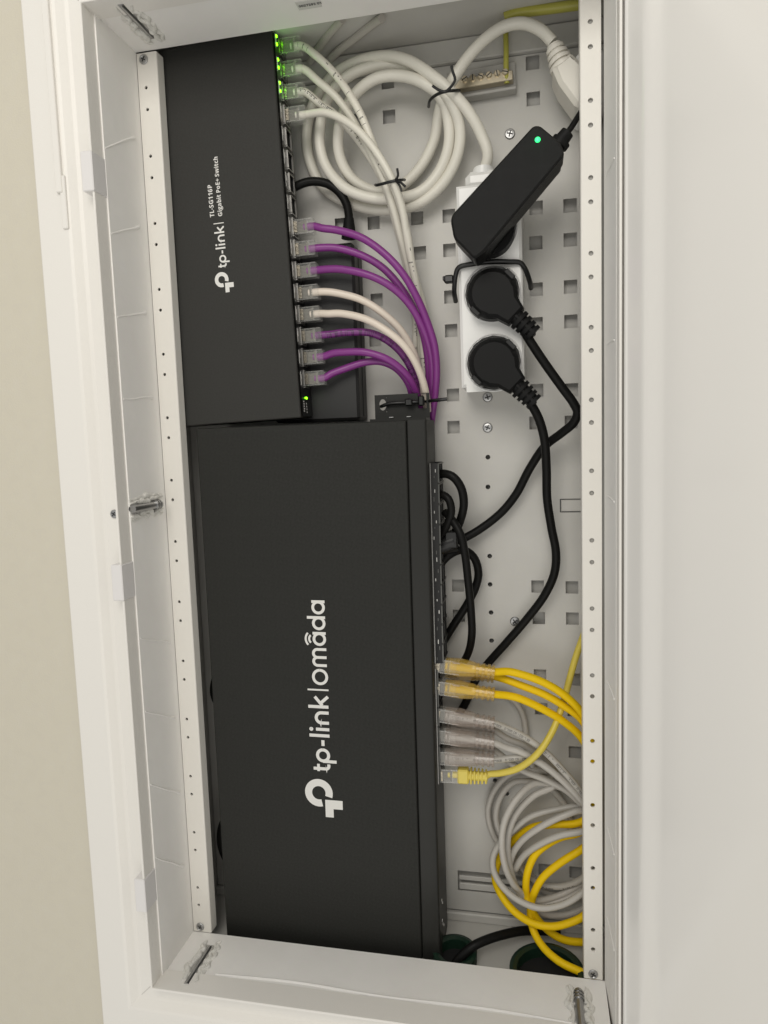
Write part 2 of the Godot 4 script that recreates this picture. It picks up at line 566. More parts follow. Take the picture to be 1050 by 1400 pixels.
func tie_loop(st: SurfaceTool, c: Vector3, along: Vector3, rx: float, rz: float, w: float, h := 0.0006):
	# a flat band round a bundle that runs along "along"
	var b := frame_of(along)
	# x across in the picture plane, y towards the viewer
	var across := Vector3(-along.y, along.x, 0).normalized()
	var n := 36
	for k in n:
		var q := []
		for a in [TAU * k / n, TAU * (k + 1) / n]:
			for e in [-1.0, 1.0]:
				for o in [0.0, h]:
					q.append(c + across * cos(a) * (rx + o) + Vector3(0, 0, 1) * sin(a) * (rz + o) + along.normalized() * e * w * 0.5)
		# q: a0(-,in) a0(-,out) a0(+,in) a0(+,out) a1 ...
		quad(st, q[1], q[3], q[7], q[5])
		quad(st, q[0], q[4], q[6], q[2])
		quad(st, q[0], q[1], q[5], q[4])
		quad(st, q[2], q[6], q[7], q[3])

# ---------------------------------------------------------------- lettering
func mark_at(st: SurfaceTool):
	# the round emblem beside the lettering, in text units
	ribbon(st, arc(Vector2(-120, 72), 58, 197, -110, 30), 40)
	var V := func(s, h): return Vector3(s, h, 0)
	quad(st, V.call(-255, -7), V.call(-157, -7), V.call(-157, 38), V.call(-255, 38))
	quad(st, V.call(-207, -59), V.call(-157, -59), V.call(-157, -7), V.call(-207, -7))

func brand_strokes(st: SurfaceTool, rest: bool):
	var W := 17.0
	var t := [Vector2(18, 96), Vector2(18, 26)]
	t.append_array(arc(Vector2(34, 26), 16, 180, 270, 6)); t.append(Vector2(44, 10))
	ribbon(st, t, W); ribbon(st, [Vector2(3, 68), Vector2(44, 68)], 15)
	ribbon(st, arc(Vector2(93, 40), 31, 0, 360, 24), W, false); ribbon(st, [Vector2(60, 42), Vector2(60, -34)], W)
	ribbon(st, [Vector2(146, 38), Vector2(178, 38)], W)
	ribbon(st, [Vector2(203, 0), Vector2(203, 112)], W)
	ribbon(st, [Vector2(238, 0), Vector2(238, 74)], W)
	ribbon(st, arc(Vector2(238, 100), 5.5, 0, 360, 12), 11)
	var n := [Vector2(274, 0), Vector2(274, 42)]
	n.append_array(arc(Vector2(302, 42), 28, 180, 0, 14)); n.append(Vector2(330, 0))
	ribbon(st, n, W)
	ribbon(st, [Vector2(363, 0), Vector2(363, 112)], W)
	ribbon(st, [Vector2(371, 34), Vector2(418, 74)], W); ribbon(st, [Vector2(382, 44), Vector2(420, 1)], W)
	ribbon(st, [Vector2(456, -4), Vector2(456, 112)], 9)
	if not rest: return
	W = 15.0
	ribbon(st, arc(Vector2(527, 40), 37, 0, 360, 28), W)
	for k in 2:
		var m := [Vector2(590, 0), Vector2(590, 48)] if k == 0 else []
		m.append_array(arc(Vector2(611.75 + 43.5 * k, 50), 21.75, 180, 0, 12)); m.append(Vector2(633.5 + 43.5 * k, 0))
		ribbon(st, m, W)
	for a in [[733.0, 72.0], [818.0, 100.0], [903.0, 72.0]]:
		ribbon(st, arc(Vector2(a[0], 36), 29.5, 0, 360, 24), W)
		ribbon(st, [Vector2(a[0] + 31, 0), Vector2(a[0] + 31, a[1])], W)
	ribbon(st, arc(Vector2(733, 66), 26, 40, 140, 10), 11)
	ribbon(st, arc(Vector2(733, 66), 45, 45, 135, 12), 11)

func laid(st: SurfaceTool, t: Transform3D) -> ArrayMesh:
	var src := st.commit()
	var out := mb()
	out.append_from(src, 0, t)
	return out.commit()

func lettering(text: String, size: float, t: Transform3D, bold := true) -> Mesh:
	var m := TextMesh.new()
	var f := SystemFont.new()
	f.font_names = PackedStringArray(["Droid Sans"])
	if bold: f.font_weight = 700
	m.font = f
	m.text = text
	m.font_size = 32
	m.pixel_size = size / 32.0
	m.depth = 0.0001
	m.horizontal_alignment = HORIZONTAL_ALIGNMENT_LEFT
	m.vertical_alignment = VERTICAL_ALIGNMENT_BOTTOM
	var out := mb()
	out.append_from(m, 0, t)
	return out.commit()

# ---------------------------------------------------------------- the cabinet
const X0 := -0.0065
const X1 := 0.335
const Y0 := -0.6907
const Y1 := 0.026
const BACK := -0.070

func make_wall():
	var st := mb()
	plate(st, -2.5, 3.0, -2.3, 1.6, [[(X0 + X1) / 2, (Y0 + Y1) / 2, (X1 - X0) / 2 + 0.034, (Y1 - Y0) / 2 + 0.034, 0]], Transform3D(Basis.IDENTITY, Vector3(0, 0, 0.0575)), 0.13)
	structure("wall", st, M.wall)

func bolt(cab: Node3D, at: Vector3, inward: Vector3, seed_: int, metal := true):
	# an adjusting bolt bedded in broken plaster on the reveal; inward points into the opening
	var side := inward.cross(Vector3(0, 0, 1)).normalized()
	rng.seed = seed_
	var b := mb()
	if metal:
		tube(b, PackedVector3Array([at + Vector3(0, 0, -0.006) + inward * 0.002, at + Vector3(0, 0, 0.034) + inward * 0.002]), 0.0030, 12)
		for k in 3: tube(b, PackedVector3Array([at + Vector3(0, 0, -0.004 + k * 0.003) + inward * 0.002, at + Vector3(0, 0, -0.0025 + k * 0.003) + inward * 0.002]), 0.0040, 10)
	else:
		tube(b, PackedVector3Array([at + Vector3(0, 0, -0.006) - inward * 0.0012, at + Vector3(0, 0, 0.036) - inward * 0.0004]), 0.0026, 10)
	var p := part("mounting_bolt", b, M.steel, cab)
	if not metal:
		var gp := mb()
		var wide := Vector3(absf(side.x), absf(side.y), 0) * 0.0085 + Vector3(absf(inward.x), absf(inward.y), 0) * 0.0008 + Vector3(0, 0, 0.042)
		box(gp, at + Vector3(0, 0, 0.013), wide, 0)
		part("open_slot", gp, M.terminal, p)
	var l := mb()
	for s in [-1.0, 1.0]:
		for row in 2:
			var pts := []
			var w := []
			for k in 14:
				pts.append(at + Vector3(0, 0, -0.013 + k * 0.0036 + rng.randf_range(-0.0008, 0.0008)) + side * s * (0.0052 + row * 0.0020 + rng.randf_range(-0.0016, 0.0016)) + inward * (0.0006 - row * 0.0012))
				w.append(rng.randf_range(0.0010, 0.0034))
			tube(l, spline(pts, 0.0011), func(u): return (0.25 + 0.75 * sqrt(maxf(0.0, sin(u * PI)))) * lerpf(w[int(u * 12.99)], w[int(u * 12.99) + 1], fmod(u * 12.99, 1.0)), 7)
	part("broken_plaster", l, M.rough_plaster, p)

func make_cabinet() -> Node3D:
	var cab := thing("wall_cabinet", "white recessed wall cabinet with its door open at the right", "cabinet", Vector3(0.164, -0.695, -0.0745))
	# swept frame
	var prof := [[0.0, 0.046], [0.0, 0.0660], [0.0004, 0.0665], [0.0014, 0.0665], [0.0018, 0.0660], [0.0018, 0.0560], [0.0026, 0.0552], [0.0165, 0.0555], [0.0190, 0.0566], [0.0240, 0.0600], [0.0262, 0.0607], [0.0490, 0.0607], [0.0500, 0.0600], [0.0503, 0.0572]]
	var fr := mb()
	var corner := func(k: int, d: float, z: float):
		var xs := [-0.0075 - d, 0.3376 + d]
		var ys := [-0.6897 - d, 0.0252 + d]
		return Vector3(xs[1] if k in [1, 2] else xs[0], ys[1] if k in [2, 3] else ys[0], z)
	for k in 4:
		var j := (k + 1) % 4
		for i in prof.size() - 1:
			var a = prof[i]; var b = prof[i + 1]
			quad(fr, corner.call(k, b[0], b[1]), corner.call(j, b[0], b[1]), corner.call(j, a[0], a[1]), corner.call(k, a[0], a[1]))
	part("outer_frame", fr, M.frame, cab)
	# hairline mitre gaps across the channel at its corners
	for q in [[-0.0093, -0.6915, -1.0, -1.0], [-0.0093, 0.0270, -1.0, 1.0], [0.3394, -0.6915, 1.0, -1.0]]:
		var mt := mb()
		box(mt, Vector3(0.0105, 0, 0), Vector3(0.021, 0.00026, 0.0003), 0, Transform3D(Basis(Vector3(0, 0, 1), atan2(q[3], q[2])), Vector3(q[0], q[1], 0.0555)))
		part("mitre_gap", mt, M.terminal, cab)
	# retaining clips over the left lip
	for y in [-0.0830, -0.3702, -0.6130]:
		var c := mb()
		box(c, Vector3(-0.0112, y, 0.0590), Vector3(0.0088, 0.0265, 0.0180), 0.0006)
		part("retaining_clip", c, M.clip, cab)
	# raised catch strip at the top of the left channel
	var cs := mb()
	box(cs, Vector3(-0.0372, 0.002, 0.0617), Vector3(0.0048, 0.190, 0.0034), 0.0005)
	box(cs, Vector3(-0.0350, -0.0995, 0.0610), Vector3(0.0042, 0.036, 0.0030), 0.0005)
	part("catch_strip", cs, M.frame, cab)
	# reveal: four plastered sides between the metal box and the frame
	var rv := mb()
	var T := 0.0044
	var d := 0.052
	box(rv, Vector3(X0 - T / 2, (Y0 + Y1) / 2, d / 2), Vector3(T, Y1 - Y0 + 2 * T, d))
	part("left_reveal", rv, M.plaster, cab)
	rv = mb(); box(rv, Vector3(T / 2, (Y0 + Y1) / 2, d / 2), Vector3(T, Y1 - Y0 + 2 * T, d), 0, Transform3D(Basis(Vector3(0, 1, 0), 0.046), Vector3(X1, 0, 0)))
	part("right_reveal", rv, M.plaster, cab)
	rv = mb(); box(rv, Vector3((X0 + X1) / 2, Y1 + T / 2, d / 2), Vector3(X1 - X0, T, d))
	part("upper_reveal", rv, M.plaster, cab)
	rv = mb(); box(rv, Vector3((X0 + X1) / 2, Y0 - T / 2, d / 2), Vector3(X1 - X0, T, d))
	part("lower_reveal", rv, M.plaster, cab)
	# thin ridges of filler across the left and right reveals
	var ly := [[-0.0617, 0.0505, -0.0402, 0.0114], [-0.1206, 0.0505, -0.1056, 0.0126], [-0.1782, 0.0505, -0.1695, 0.0113], [-0.2371, 0.0505, -0.2342, 0.0099], [-0.4168, 0.0505, -0.4313, 0.0090], [-0.4737, 0.0505, -0.4957, 0.0088], [-0.5324, 0.0505, -0.5613, 0.0074], [-0.5923, 0.0505, -0.6251, 0.0094]]
	for i in ly.size():
		var r := mb()
		rng.seed = 60 + i
		var q = ly[i]
		var pts := []
		for k in 6: pts.append(Vector3(X0 - 0.0001, lerpf(q[0], q[2], k / 5.0) + rng.randf_range(-0.0005, 0.0005), lerpf(q[1], q[3], k / 5.0)))
		tube(r, spline(pts), func(u): return 0.0005 + 0.0004 * u + (0.0005 if u > 0.9 else 0.0), 8)
		part("filler_ridge", r, M.plaster, cab)
	for y in [-0.105, -0.215, -0.318, -0.45, -0.56, -0.63]:
		var r := mb()
		tube(r, spline([Vector3(X1 + 0.0021, y, 0.046), Vector3(X1 + 0.0014, y + 0.001, 0.03), Vector3(X1 + 0.0006, y + 0.001, 0.014)]), 0.0006, 8)
		part("filler_ridge", r, M.plaster, cab)
	var sm := mb()     # a low smear of filler along the bottom reveal
	tube(sm, spline([Vector3(0.035, Y0 - 0.0002, 0.044), Vector3(0.10, Y0 - 0.0004, 0.041), Vector3(0.17, Y0, 0.044), Vector3(0.25, Y0 - 0.0004, 0.042), Vector3(0.315, Y0, 0.046)]), 0.0016, 8, true, 0.8)
	part("filler_ridge", sm, M.plaster, cab)
	bolt(cab, Vector3(X0, -0.318, 0.018), Vector3(1, 0, 0), 71)
	bolt(cab, Vector3(0.0165, Y0, 0.022), Vector3(0, 1, 0), 72, false)
	bolt(cab, Vector3(0.0165, Y1, 0.022), Vector3(0, -1, 0), 73, false)
	bolt(cab, Vector3(0.3145, Y0, 0.022), Vector3(0, 1, 0), 74)
	for q in [Vector3(-0.0172, -0.321, 0.0553), Vector3(0.0165, -0.6945, 0.0553)]: screw(cab, q, 0.0032)
	# metal box behind the reveal
	var bx := mb()
	box(bx, Vector3(0.164, -0.333, -0.0795), Vector3(0.376, 0.748, 0.002))
	box(bx, Vector3(-0.0185, -0.333, -0.0395), Vector3(0.003, 0.748, 0.0775))
	box(bx, Vector3(0.3465, -0.333, -0.0395), Vector3(0.003, 0.748, 0.0775))
	box(bx, Vector3(0.164, 0.0385, -0.0396), Vector3(0.366, 0.003, 0.0774))
	box(bx, Vector3(0.164, -0.7050, -0.0396), Vector3(0.366, 0.003, 0.0774))
	box(bx, Vector3(0.164, 0.0280, -0.0690), Vector3(0.3655, 0.0170, 0.007), 0.001)
	box(bx, Vector3(0.164, -0.6995, -0.0690), Vector3(0.3655, 0.0080, 0.005), 0.001)
	part("metal_box", bx, M.plate, cab)
	# perforated back plate
	var holes := []
	for q in [Vector3(0.2887, 0.0126, -0.0700), Vector3(0.2889, -0.0139, -0.0700), Vector3(0.1744, 0.0133, -0.0700), Vector3(0.1747, -0.0133, -0.0700), Vector3(0.1485, -0.0127, -0.0700), Vector3(0.1589, -0.0949, -0.0700), Vector3(0.1952, -0.0946, -0.0700), Vector3(0.1968, -0.1221, -0.0700), Vector3(0.1309, -0.0936, -0.0700), Vector3(0.2212, -0.0951, -0.0700), Vector3(0.2211, -0.1220, -0.0700), Vector3(0.2210, -0.1589, -0.0700), Vector3(0.2210, -0.1860, -0.0700), Vector3(0.2213, -0.2383, -0.0700), Vector3(0.2211, -0.2648, -0.0700), Vector3(0.2902, -0.0955, -0.0700), Vector3(0.2897, -0.1222, -0.0700), Vector3(0.2896, -0.1581, -0.0700), Vector3(0.2893, -0.1851, -0.0700), Vector3(0.2893, -0.2377, -0.0700), Vector3(0.2881, -0.2637, -0.0700), Vector3(0.3161, -0.0963, -0.0700), Vector3(0.3161, -0.1221, -0.0700), Vector3(0.3161, -0.1580, -0.0700), Vector3(0.3162, -0.1848, -0.0700), Vector3(0.3164, -0.2385, -0.0700), Vector3(0.3160, -0.2641, -0.0700), Vector3(0.1593, -0.1570, -0.0700), Vector3(0.1569, -0.1898, -0.0700), Vector3(0.2219, -0.3990, -0.0700), Vector3(0.2220, -0.4253, -0.0700), Vector3(0.2881, -0.3991, -0.0700), Vector3(0.2888, -0.4259, -0.0700), Vector3(0.3158, -0.3995, -0.0700), Vector3(0.3160, -0.4258, -0.0700), Vector3(0.2893, -0.4753, -0.0700), Vector3(0.3169, -0.4778, -0.0700), Vector3(0.2900, -0.5044, -0.0700), Vector3(0.3167, -0.5047, -0.0700), Vector3(0.3174, -0.5413, -0.0700), Vector3(0.2914, -0.6491, -0.0700), Vector3(0.3173, -0.6492, -0.0700)]:
		holes.append([q.x, q.y, 0.0051, 0.0052, 0])
	for q in [Vector3(0.2490, -0.2905, -0.0700), Vector3(0.2486, -0.3152, -0.0700), Vector3(0.2490, -0.3735, -0.0700), Vector3(0.2489, -0.3977, -0.0700), Vector3(0.2493, -0.4219, -0.0700), Vector3(0.2493, -0.4464, -0.0700), Vector3(0.2503, -0.5709, -0.0700), Vector3(0.2601, -0.5821, -0.0700)]:
		holes.append([q.x, q.y, 0.0042, 0.0042, 0.0020])
	var slot := Vector3(0.2326, -0.6667, -0.0700)
	holes.append([slot.x + 0.012, slot.y, 0.029, 0.0095, 0])
	var pl := mb()
	plate(pl, -0.0165, 0.3448, -0.6945, 0.0190, holes, Transform3D(Basis.IDENTITY, Vector3(0, 0, BACK)), 0.0012)
	var bp := part("back_plate", pl, M.plate, cab)
	for q in [Vector3(0.2497, -0.2414, -0.0700), Vector3(0.2492, -0.2662, -0.0700), Vector3(0.2691, -0.4291, -0.0700), Vector3(0.2707, -0.0380, -0.0700)]: screw(bp, q, 0.0040)
	var rb := mb()     # rail seen in the lower slot, and a pressed tab at the right
	box(rb, slot + Vector3(0.012, 0.0020, -0.0022), Vector3(0.056, 0.0042, 0.0024), 0.0006)
	box(rb, slot + Vector3(0.012, -0.0058, -0.0020), Vector3(0.056, 0.0060, 0.0026), 0.0006)
	part("slot_rail", rb, M.plate, bp)
	var tb := mb()
	var tc := Vector3(0.3168, -0.3316, -0.0700)
	box(tb, tc + Vector3(0.004, 0, 0.0004), Vector3(0.026, 0.0092, 0.0010), 0.0003)
	part("pressed_tab", tb, M.plate, bp)
	var td := mb()
	box(td, tc + Vector3(-0.0098, 0, 0.0003), Vector3(0.0008, 0.0102, 0.0007))
	box(td, tc + Vector3(0.004, 0.0052, 0.0002), Vector3(0.028, 0.0005, 0.0005))
	box(td, tc + Vector3(0.004, -0.0052, 0.0002), Vector3(0.028, 0.0005, 0.0005))
	part("tab_slit", td, M.slot, bp)
	# perforated rails
	for s in 2:
		var a := -0.0062 if s == 0 else 0.3203
		var b := 0.0092 if s == 0 else 0.3333
		var hx := 0.0 if s == 0 else 0.3264
		var hs := []
		for i in 14:
			for o in [0.0, 0.01587]: hs.append([hx, -0.05 * i - o, 0.0026, 0.0026, 0.00125 if s == 0 else 0.0017])
		var r := mb()
		plate(r, a, b, Y0 + 0.0004, 0.0250, hs, Transform3D.IDENTITY, 0.0015)
		if s == 0:    # rounded inner flange turned into the box
			var e := [[0.0092, 0.0], [0.0098, -0.0003], [0.0102, -0.0009], [0.0104, -0.0100], [0.0088, -0.0100]]
			for i in e.size() - 1:
				quad(r, Vector3(e[i][0], Y0 + 0.0004, e[i][1]), Vector3(e[i + 1][0], Y0 + 0.0004, e[i + 1][1]), Vector3(e[i + 1][0], 0.0250, e[i + 1][1]), Vector3(e[i][0], 0.0250, e[i][1]))
		else:
			var e := [[0.3203, 0.0], [0.3198, -0.0003], [0.3195, -0.0009], [0.3194, -0.0100], [0.3210, -0.0100]]
			for i in e.size() - 1:
				quad(r, Vector3(e[i + 1][0], Y0 + 0.0004, e[i + 1][1]), Vector3(e[i][0], Y0 + 0.0004, e[i][1]), Vector3(e[i][0], 0.0250, e[i][1]), Vector3(e[i + 1][0], 0.0250, e[i + 1][1]))
		var rp := part("perforated_rail", r, M.rail, cab)
		if s == 1:     # nut strip close behind the upper part of this rail
			var ns := mb()
			box(ns, Vector3(0.3268, -0.220, -0.0030), Vector3(0.0090, 0.480, 0.0016), 0.0002)
			part("nut_strip", ns, M.terminal, rp)
		for q in ([Vector3(-0.0004, 0.0202, 0.0000), Vector3(0.0002, -0.6857, 0.0000)] if s == 0 else [Vector3(0.3266, 0.0205, 0), Vector3(0.3264, -0.6861, 0.0000)]):
			var sc := mb()
			lathe(sc, [Vector2(0.0036, 0), Vector2(0.0036, 0.0007), Vector2(0.0032, 0.0012), Vector2(0.0024, 0.0013), Vector2(0.0020, 0.0009), Vector2(0.0012, 0.0010), Vector2(0, 0.0010)], q, Vector3(0, 0, 1), 20)
			var tt := Transform3D(Basis(Vector3(0, 0, 1), q.y * 40.0 + 0.3), q + Vector3(0, 0, 0.0012))
			part("screw", sc, M.steel, rp)
			var cr := mb()
			box(cr, Vector3.ZERO, Vector3(0.0036, 0.0008, 0.0003), 0, tt)
			box(cr, Vector3(0, 0, 0.00003), Vector3(0.0008, 0.0036, 0.0003), 0, tt)
			part("screw_cross", cr, M.slot, rp)
	# label on the upper reveal
	var lb := mb()
	var lt := Transform3D(Basis(Vector3(1, 0, 0), Vector3(0, 0, 1), Vector3(0, -1, 0)), Vector3(0.1385, Y1 - 0.0003, 0.0235))
	lt = Transform3D(Basis(Vector3(1, 0, 0), Vector3(0, 0, -1), Vector3(0, 1, 0)), Vector3(0.1385, Y1 - 0.0003, 0.0235))
	box(lb, Vector3(0, 0, 0), Vector3(0.0165, 0.0090, 0.0004), 0, lt)
	var lp := part("printed_label", lb, M.label_paper, cab)
	part("label_print", lettering("0027292 01", 0.0030, Transform3D(Basis(Vector3(1, 0, 0), Vector3(0, 0, 1), Vector3(0, -1, 0)), Vector3(0.1314, Y1 - 0.0007, 0.0218)) * Transform3D.IDENTITY), M.label_ink, lp)
	# the door, hinged at the right and standing open towards the viewer
	var dr := mb()
	var hinge := Vector3(0.3399, 0, 0.0672)
	var dd := Vector3(0.5, 0, 0.8660)
	var dn := Vector3(-0.8660, 0, 0.5)
	var dp := [[0.0, -0.016], [0.0, -0.0010], [0.0004, -0.0003], [0.0010, 0.0], [0.0027, 0.0], [0.0034, -0.0003], [0.0042, -0.0003], [0.0070, -0.0002], [0.0120, 0.0002], [0.0165, 0.0006], [0.0182, 0.0007], [0.0205, 0.0006], [0.0240, 0.0002], [0.0300, -0.0006], [0.0335, -0.0009], [0.0370, -0.0010], [0.40, -0.0010], [0.40, -0.016], [0.0, -0.016]]
	var ya := -0.735
	var yb := 0.072
	for i in dp.size() - 1:
		var p: Vector3 = hinge + dd * dp[i][0] + dn * dp[i][1]
		var q: Vector3 = hinge + dd * dp[i + 1][0] + dn * dp[i + 1][1]
		quad(dr, q + Vector3(0, ya, 0), p + Vector3(0, ya, 0), p + Vector3(0, yb, 0), q + Vector3(0, yb, 0))
	for y in [ya, yb]:
		var a: Vector3 = hinge + dn * -0.016
		var b: Vector3 = a + dd * 0.40
		var c: Vector3 = b + dn * 0.0150
		var e: Vector3 = a + dn * 0.0150
		quad(dr, a + Vector3(0, y, 0), b + Vector3(0, y, 0), c + Vector3(0, y, 0), e + Vector3(0, y, 0))
	var door := part("door", smoothed(dr), M.door, cab)
	door.set_meta("label", "glossy white door leaf standing open")
	return cab

func smoothed(st: SurfaceTool) -> ArrayMesh:
	# shares normals over gentle folds only
	var src := st.commit()
	var arr := src.surface_get_arrays(0)
	var v: PackedVector3Array = arr[Mesh.ARRAY_VERTEX]
	var n: PackedVector3Array = arr[Mesh.ARRAY_NORMAL]
	var at := {}
	for i in v.size():
		var k := Vector3i((v[i] * 20000.0).round())
		if not at.has(k): at[k] = []
		at[k].append(i)
	var out := n.duplicate()
	for k in at:
		for i in at[k]:
			var s := Vector3.ZERO
			for j in at[k]:
				if n[i].dot(n[j]) > 0.80: s += n[j]
			out[i] = s.normalized()
	arr[Mesh.ARRAY_NORMAL] = out
	var m := ArrayMesh.new()
	m.add_surface_from_arrays(Mesh.PRIMITIVE_TRIANGLES, arr)
	return m

# ---------------------------------------------------------------- the two switches
var SG: Transform3D       # upper switch: x to its ports, y up along it, z to the viewer; origin at its lower right top edge
func make_upper_switch():
	SG = Transform3D(Basis(Vector3(0, 0, 1), deg_to_rad(1.85)), Vector3(0.1087, -0.2536, -0.012))
	var t := thing("network_switch", "upper dark grey network switch with sixteen ports in one row", "network switch", SG * Vector3(-0.056, 0.141, -0.027))
	var L := 0.2885
	var c := mb()
	box(c, Vector3(-0.0566, L / 2, -0.0135), Vector3(0.1112, L, 0.027), 0.0007, SG)
	part("case", c, M.case_upper, t)
	# front panel with port openings, facing +x
	var pt := Transform3D(SG.basis * Basis(Vector3(0, 1, 0), Vector3(0, 0, 1), Vector3(1, 0, 0)), SG * Vector3(0.0006, 0, -0.0135))
	var holes := []
	for i in 16: holes.append([port_y(i), -0.0015, 0.0062, 0.0050, 0])
	var p := mb()
	plate(p, 0.0012, L - 0.0012, -0.0125, 0.0125, holes, pt, 0.0012)
	var pan := part("front_panel", p, M.panel, t)
	for i in 16:
		var o := mb()
		var cy := port_y(i)
		for s in [-1.0, 1.0]:
			box(o, Vector3(cy + s * 0.0066, -0.0015, 0.0003), Vector3(0.0008, 0.0112, 0.0014), 0, pt)
		box(o, Vector3(cy, 0.0042, 0.0003), Vector3(0.0118, 0.0008, 0.0014), 0, pt)
		box(o, Vector3(cy, -0.0072, 0.0003), Vector3(0.0118, 0.0008, 0.0014), 0, pt)
		part("port", o, M.port_metal, t)
		var li := mb()     # printed line and number block above each port
		box(li, Vector3(cy, 0.0110, 0.0001), Vector3(0.0105, 0.0005, 0.0002), 0, pt)
		box(li, Vector3(cy + 0.0012, 0.0100, 0.0001), Vector3(0.0040, 0.0011, 0.0002), 0, pt)
		part("port_print", li, M.ink, pan)
	for i in [13, 14, 15]:
		for s in [-1.0, 1.0]:
			var le := mb()
			lathe(le, [Vector2(0.00125, 0), Vector2(0.00105, 0.0007), Vector2(0, 0.0009)], pt * Vector3(port_y(i) + s * 0.0029 + 0.001, 0.0090, 0.0001), SG.basis.x, 12)
			part("port_lamp", le, M.led_green, t)
		var om := OmniLight3D.new()
		om.light_color = Color(0.45, 1.0, 0.05)
		om.light_energy = 0.000022
		om.light_size = 0.002
		om.omni_range = 0.3
		om.omni_attenuation = 2.0
		om.shadow_enabled = true
		om.position = pt * Vector3(port_y(i) + 0.001, 0.0085, 0.0028)
		add_child(om)
	# status lamps and their print at the lower end
	for k in 2:
		var le := mb()
		lathe(le, [Vector2(0.0011 - 0.0004 * k, 0), Vector2(0.0008, 0.0006), Vector2(0, 0.0008)], pt * Vector3(0.0155, 0.0040 + k * 0.0035 - 0.0035, 0.0001), SG.basis.x, 12)
		part("status_lamp", le, M.led_green, t)
	var sp := mb()
	for k in 5: box(sp, Vector3(0.0050 + k * 0.0019, 0.0080 - 0.0004 * (k % 2), 0.0001), Vector3(0.0011, 0.0018, 0.0002), 0, pt)
	for k in 4: box(sp, Vector3(0.0045 + k * 0.0022, 0.0015, 0.0001), Vector3(0.0013, 0.0007, 0.0002), 0, pt)
	part("status_print", sp, M.ink, pan)
	# lettering on the lid, read from the bottom up
	var o: Vector3 = Vector3(0.0528, -0.1348, -0.0120)
	var e: Vector3 = Vector3(0.0519, -0.1040, -0.0120)
	var u := (e - o) / 415.0
	var lx := u.normalized()
	var lt := Transform3D(Basis(lx, Vector3(0, 0, 1).cross(lx), Vector3(0, 0, 1)), o + Vector3(0, 0, 0.00012))
	lt.basis = lt.basis.scaled_local(Vector3(u.length(), u.length(), 1))
	var st := mb()
	mark_at(st)
	brand_strokes(st, false)
	var lg := part("lid_lettering", laid(st, lt), M.ink, t)
	var b0 := Transform3D(Basis(lx, Vector3(0, 0, 1).cross(lx), Vector3(0, 0, 1)), Vector3(0.0458, -0.0960, -0.0120) + Vector3(0, 0, 0.00012))
	part("model_print", lettering("TL-SG116P", 0.0050, b0), M.ink, lg)
	b0.origin = Vector3(0.0524, -0.0961, -0.0120) + Vector3(0, 0, 0.00012)
	part("model_print", lettering("Gigabit PoE+ Switch", 0.00475, b0), M.ink, lg)
	for q in [[-0.02, 0.02], [-0.02, 0.26], [-0.09, 0.02], [-0.09, 0.26]]:
		var ft := mb()
		lathe(ft, [Vector2(0.006, 0), Vector2(0.006, 0.0025)], SG * Vector3(q[0], q[1], -0.0295), Vector3(0, 0, 1), 14)
		part("rubber_foot", ft, M.dark, t)

func port_y(i: int) -> float:
	# port centres from the lower end of the upper switch
	return 0.0305 + 0.0167 * i

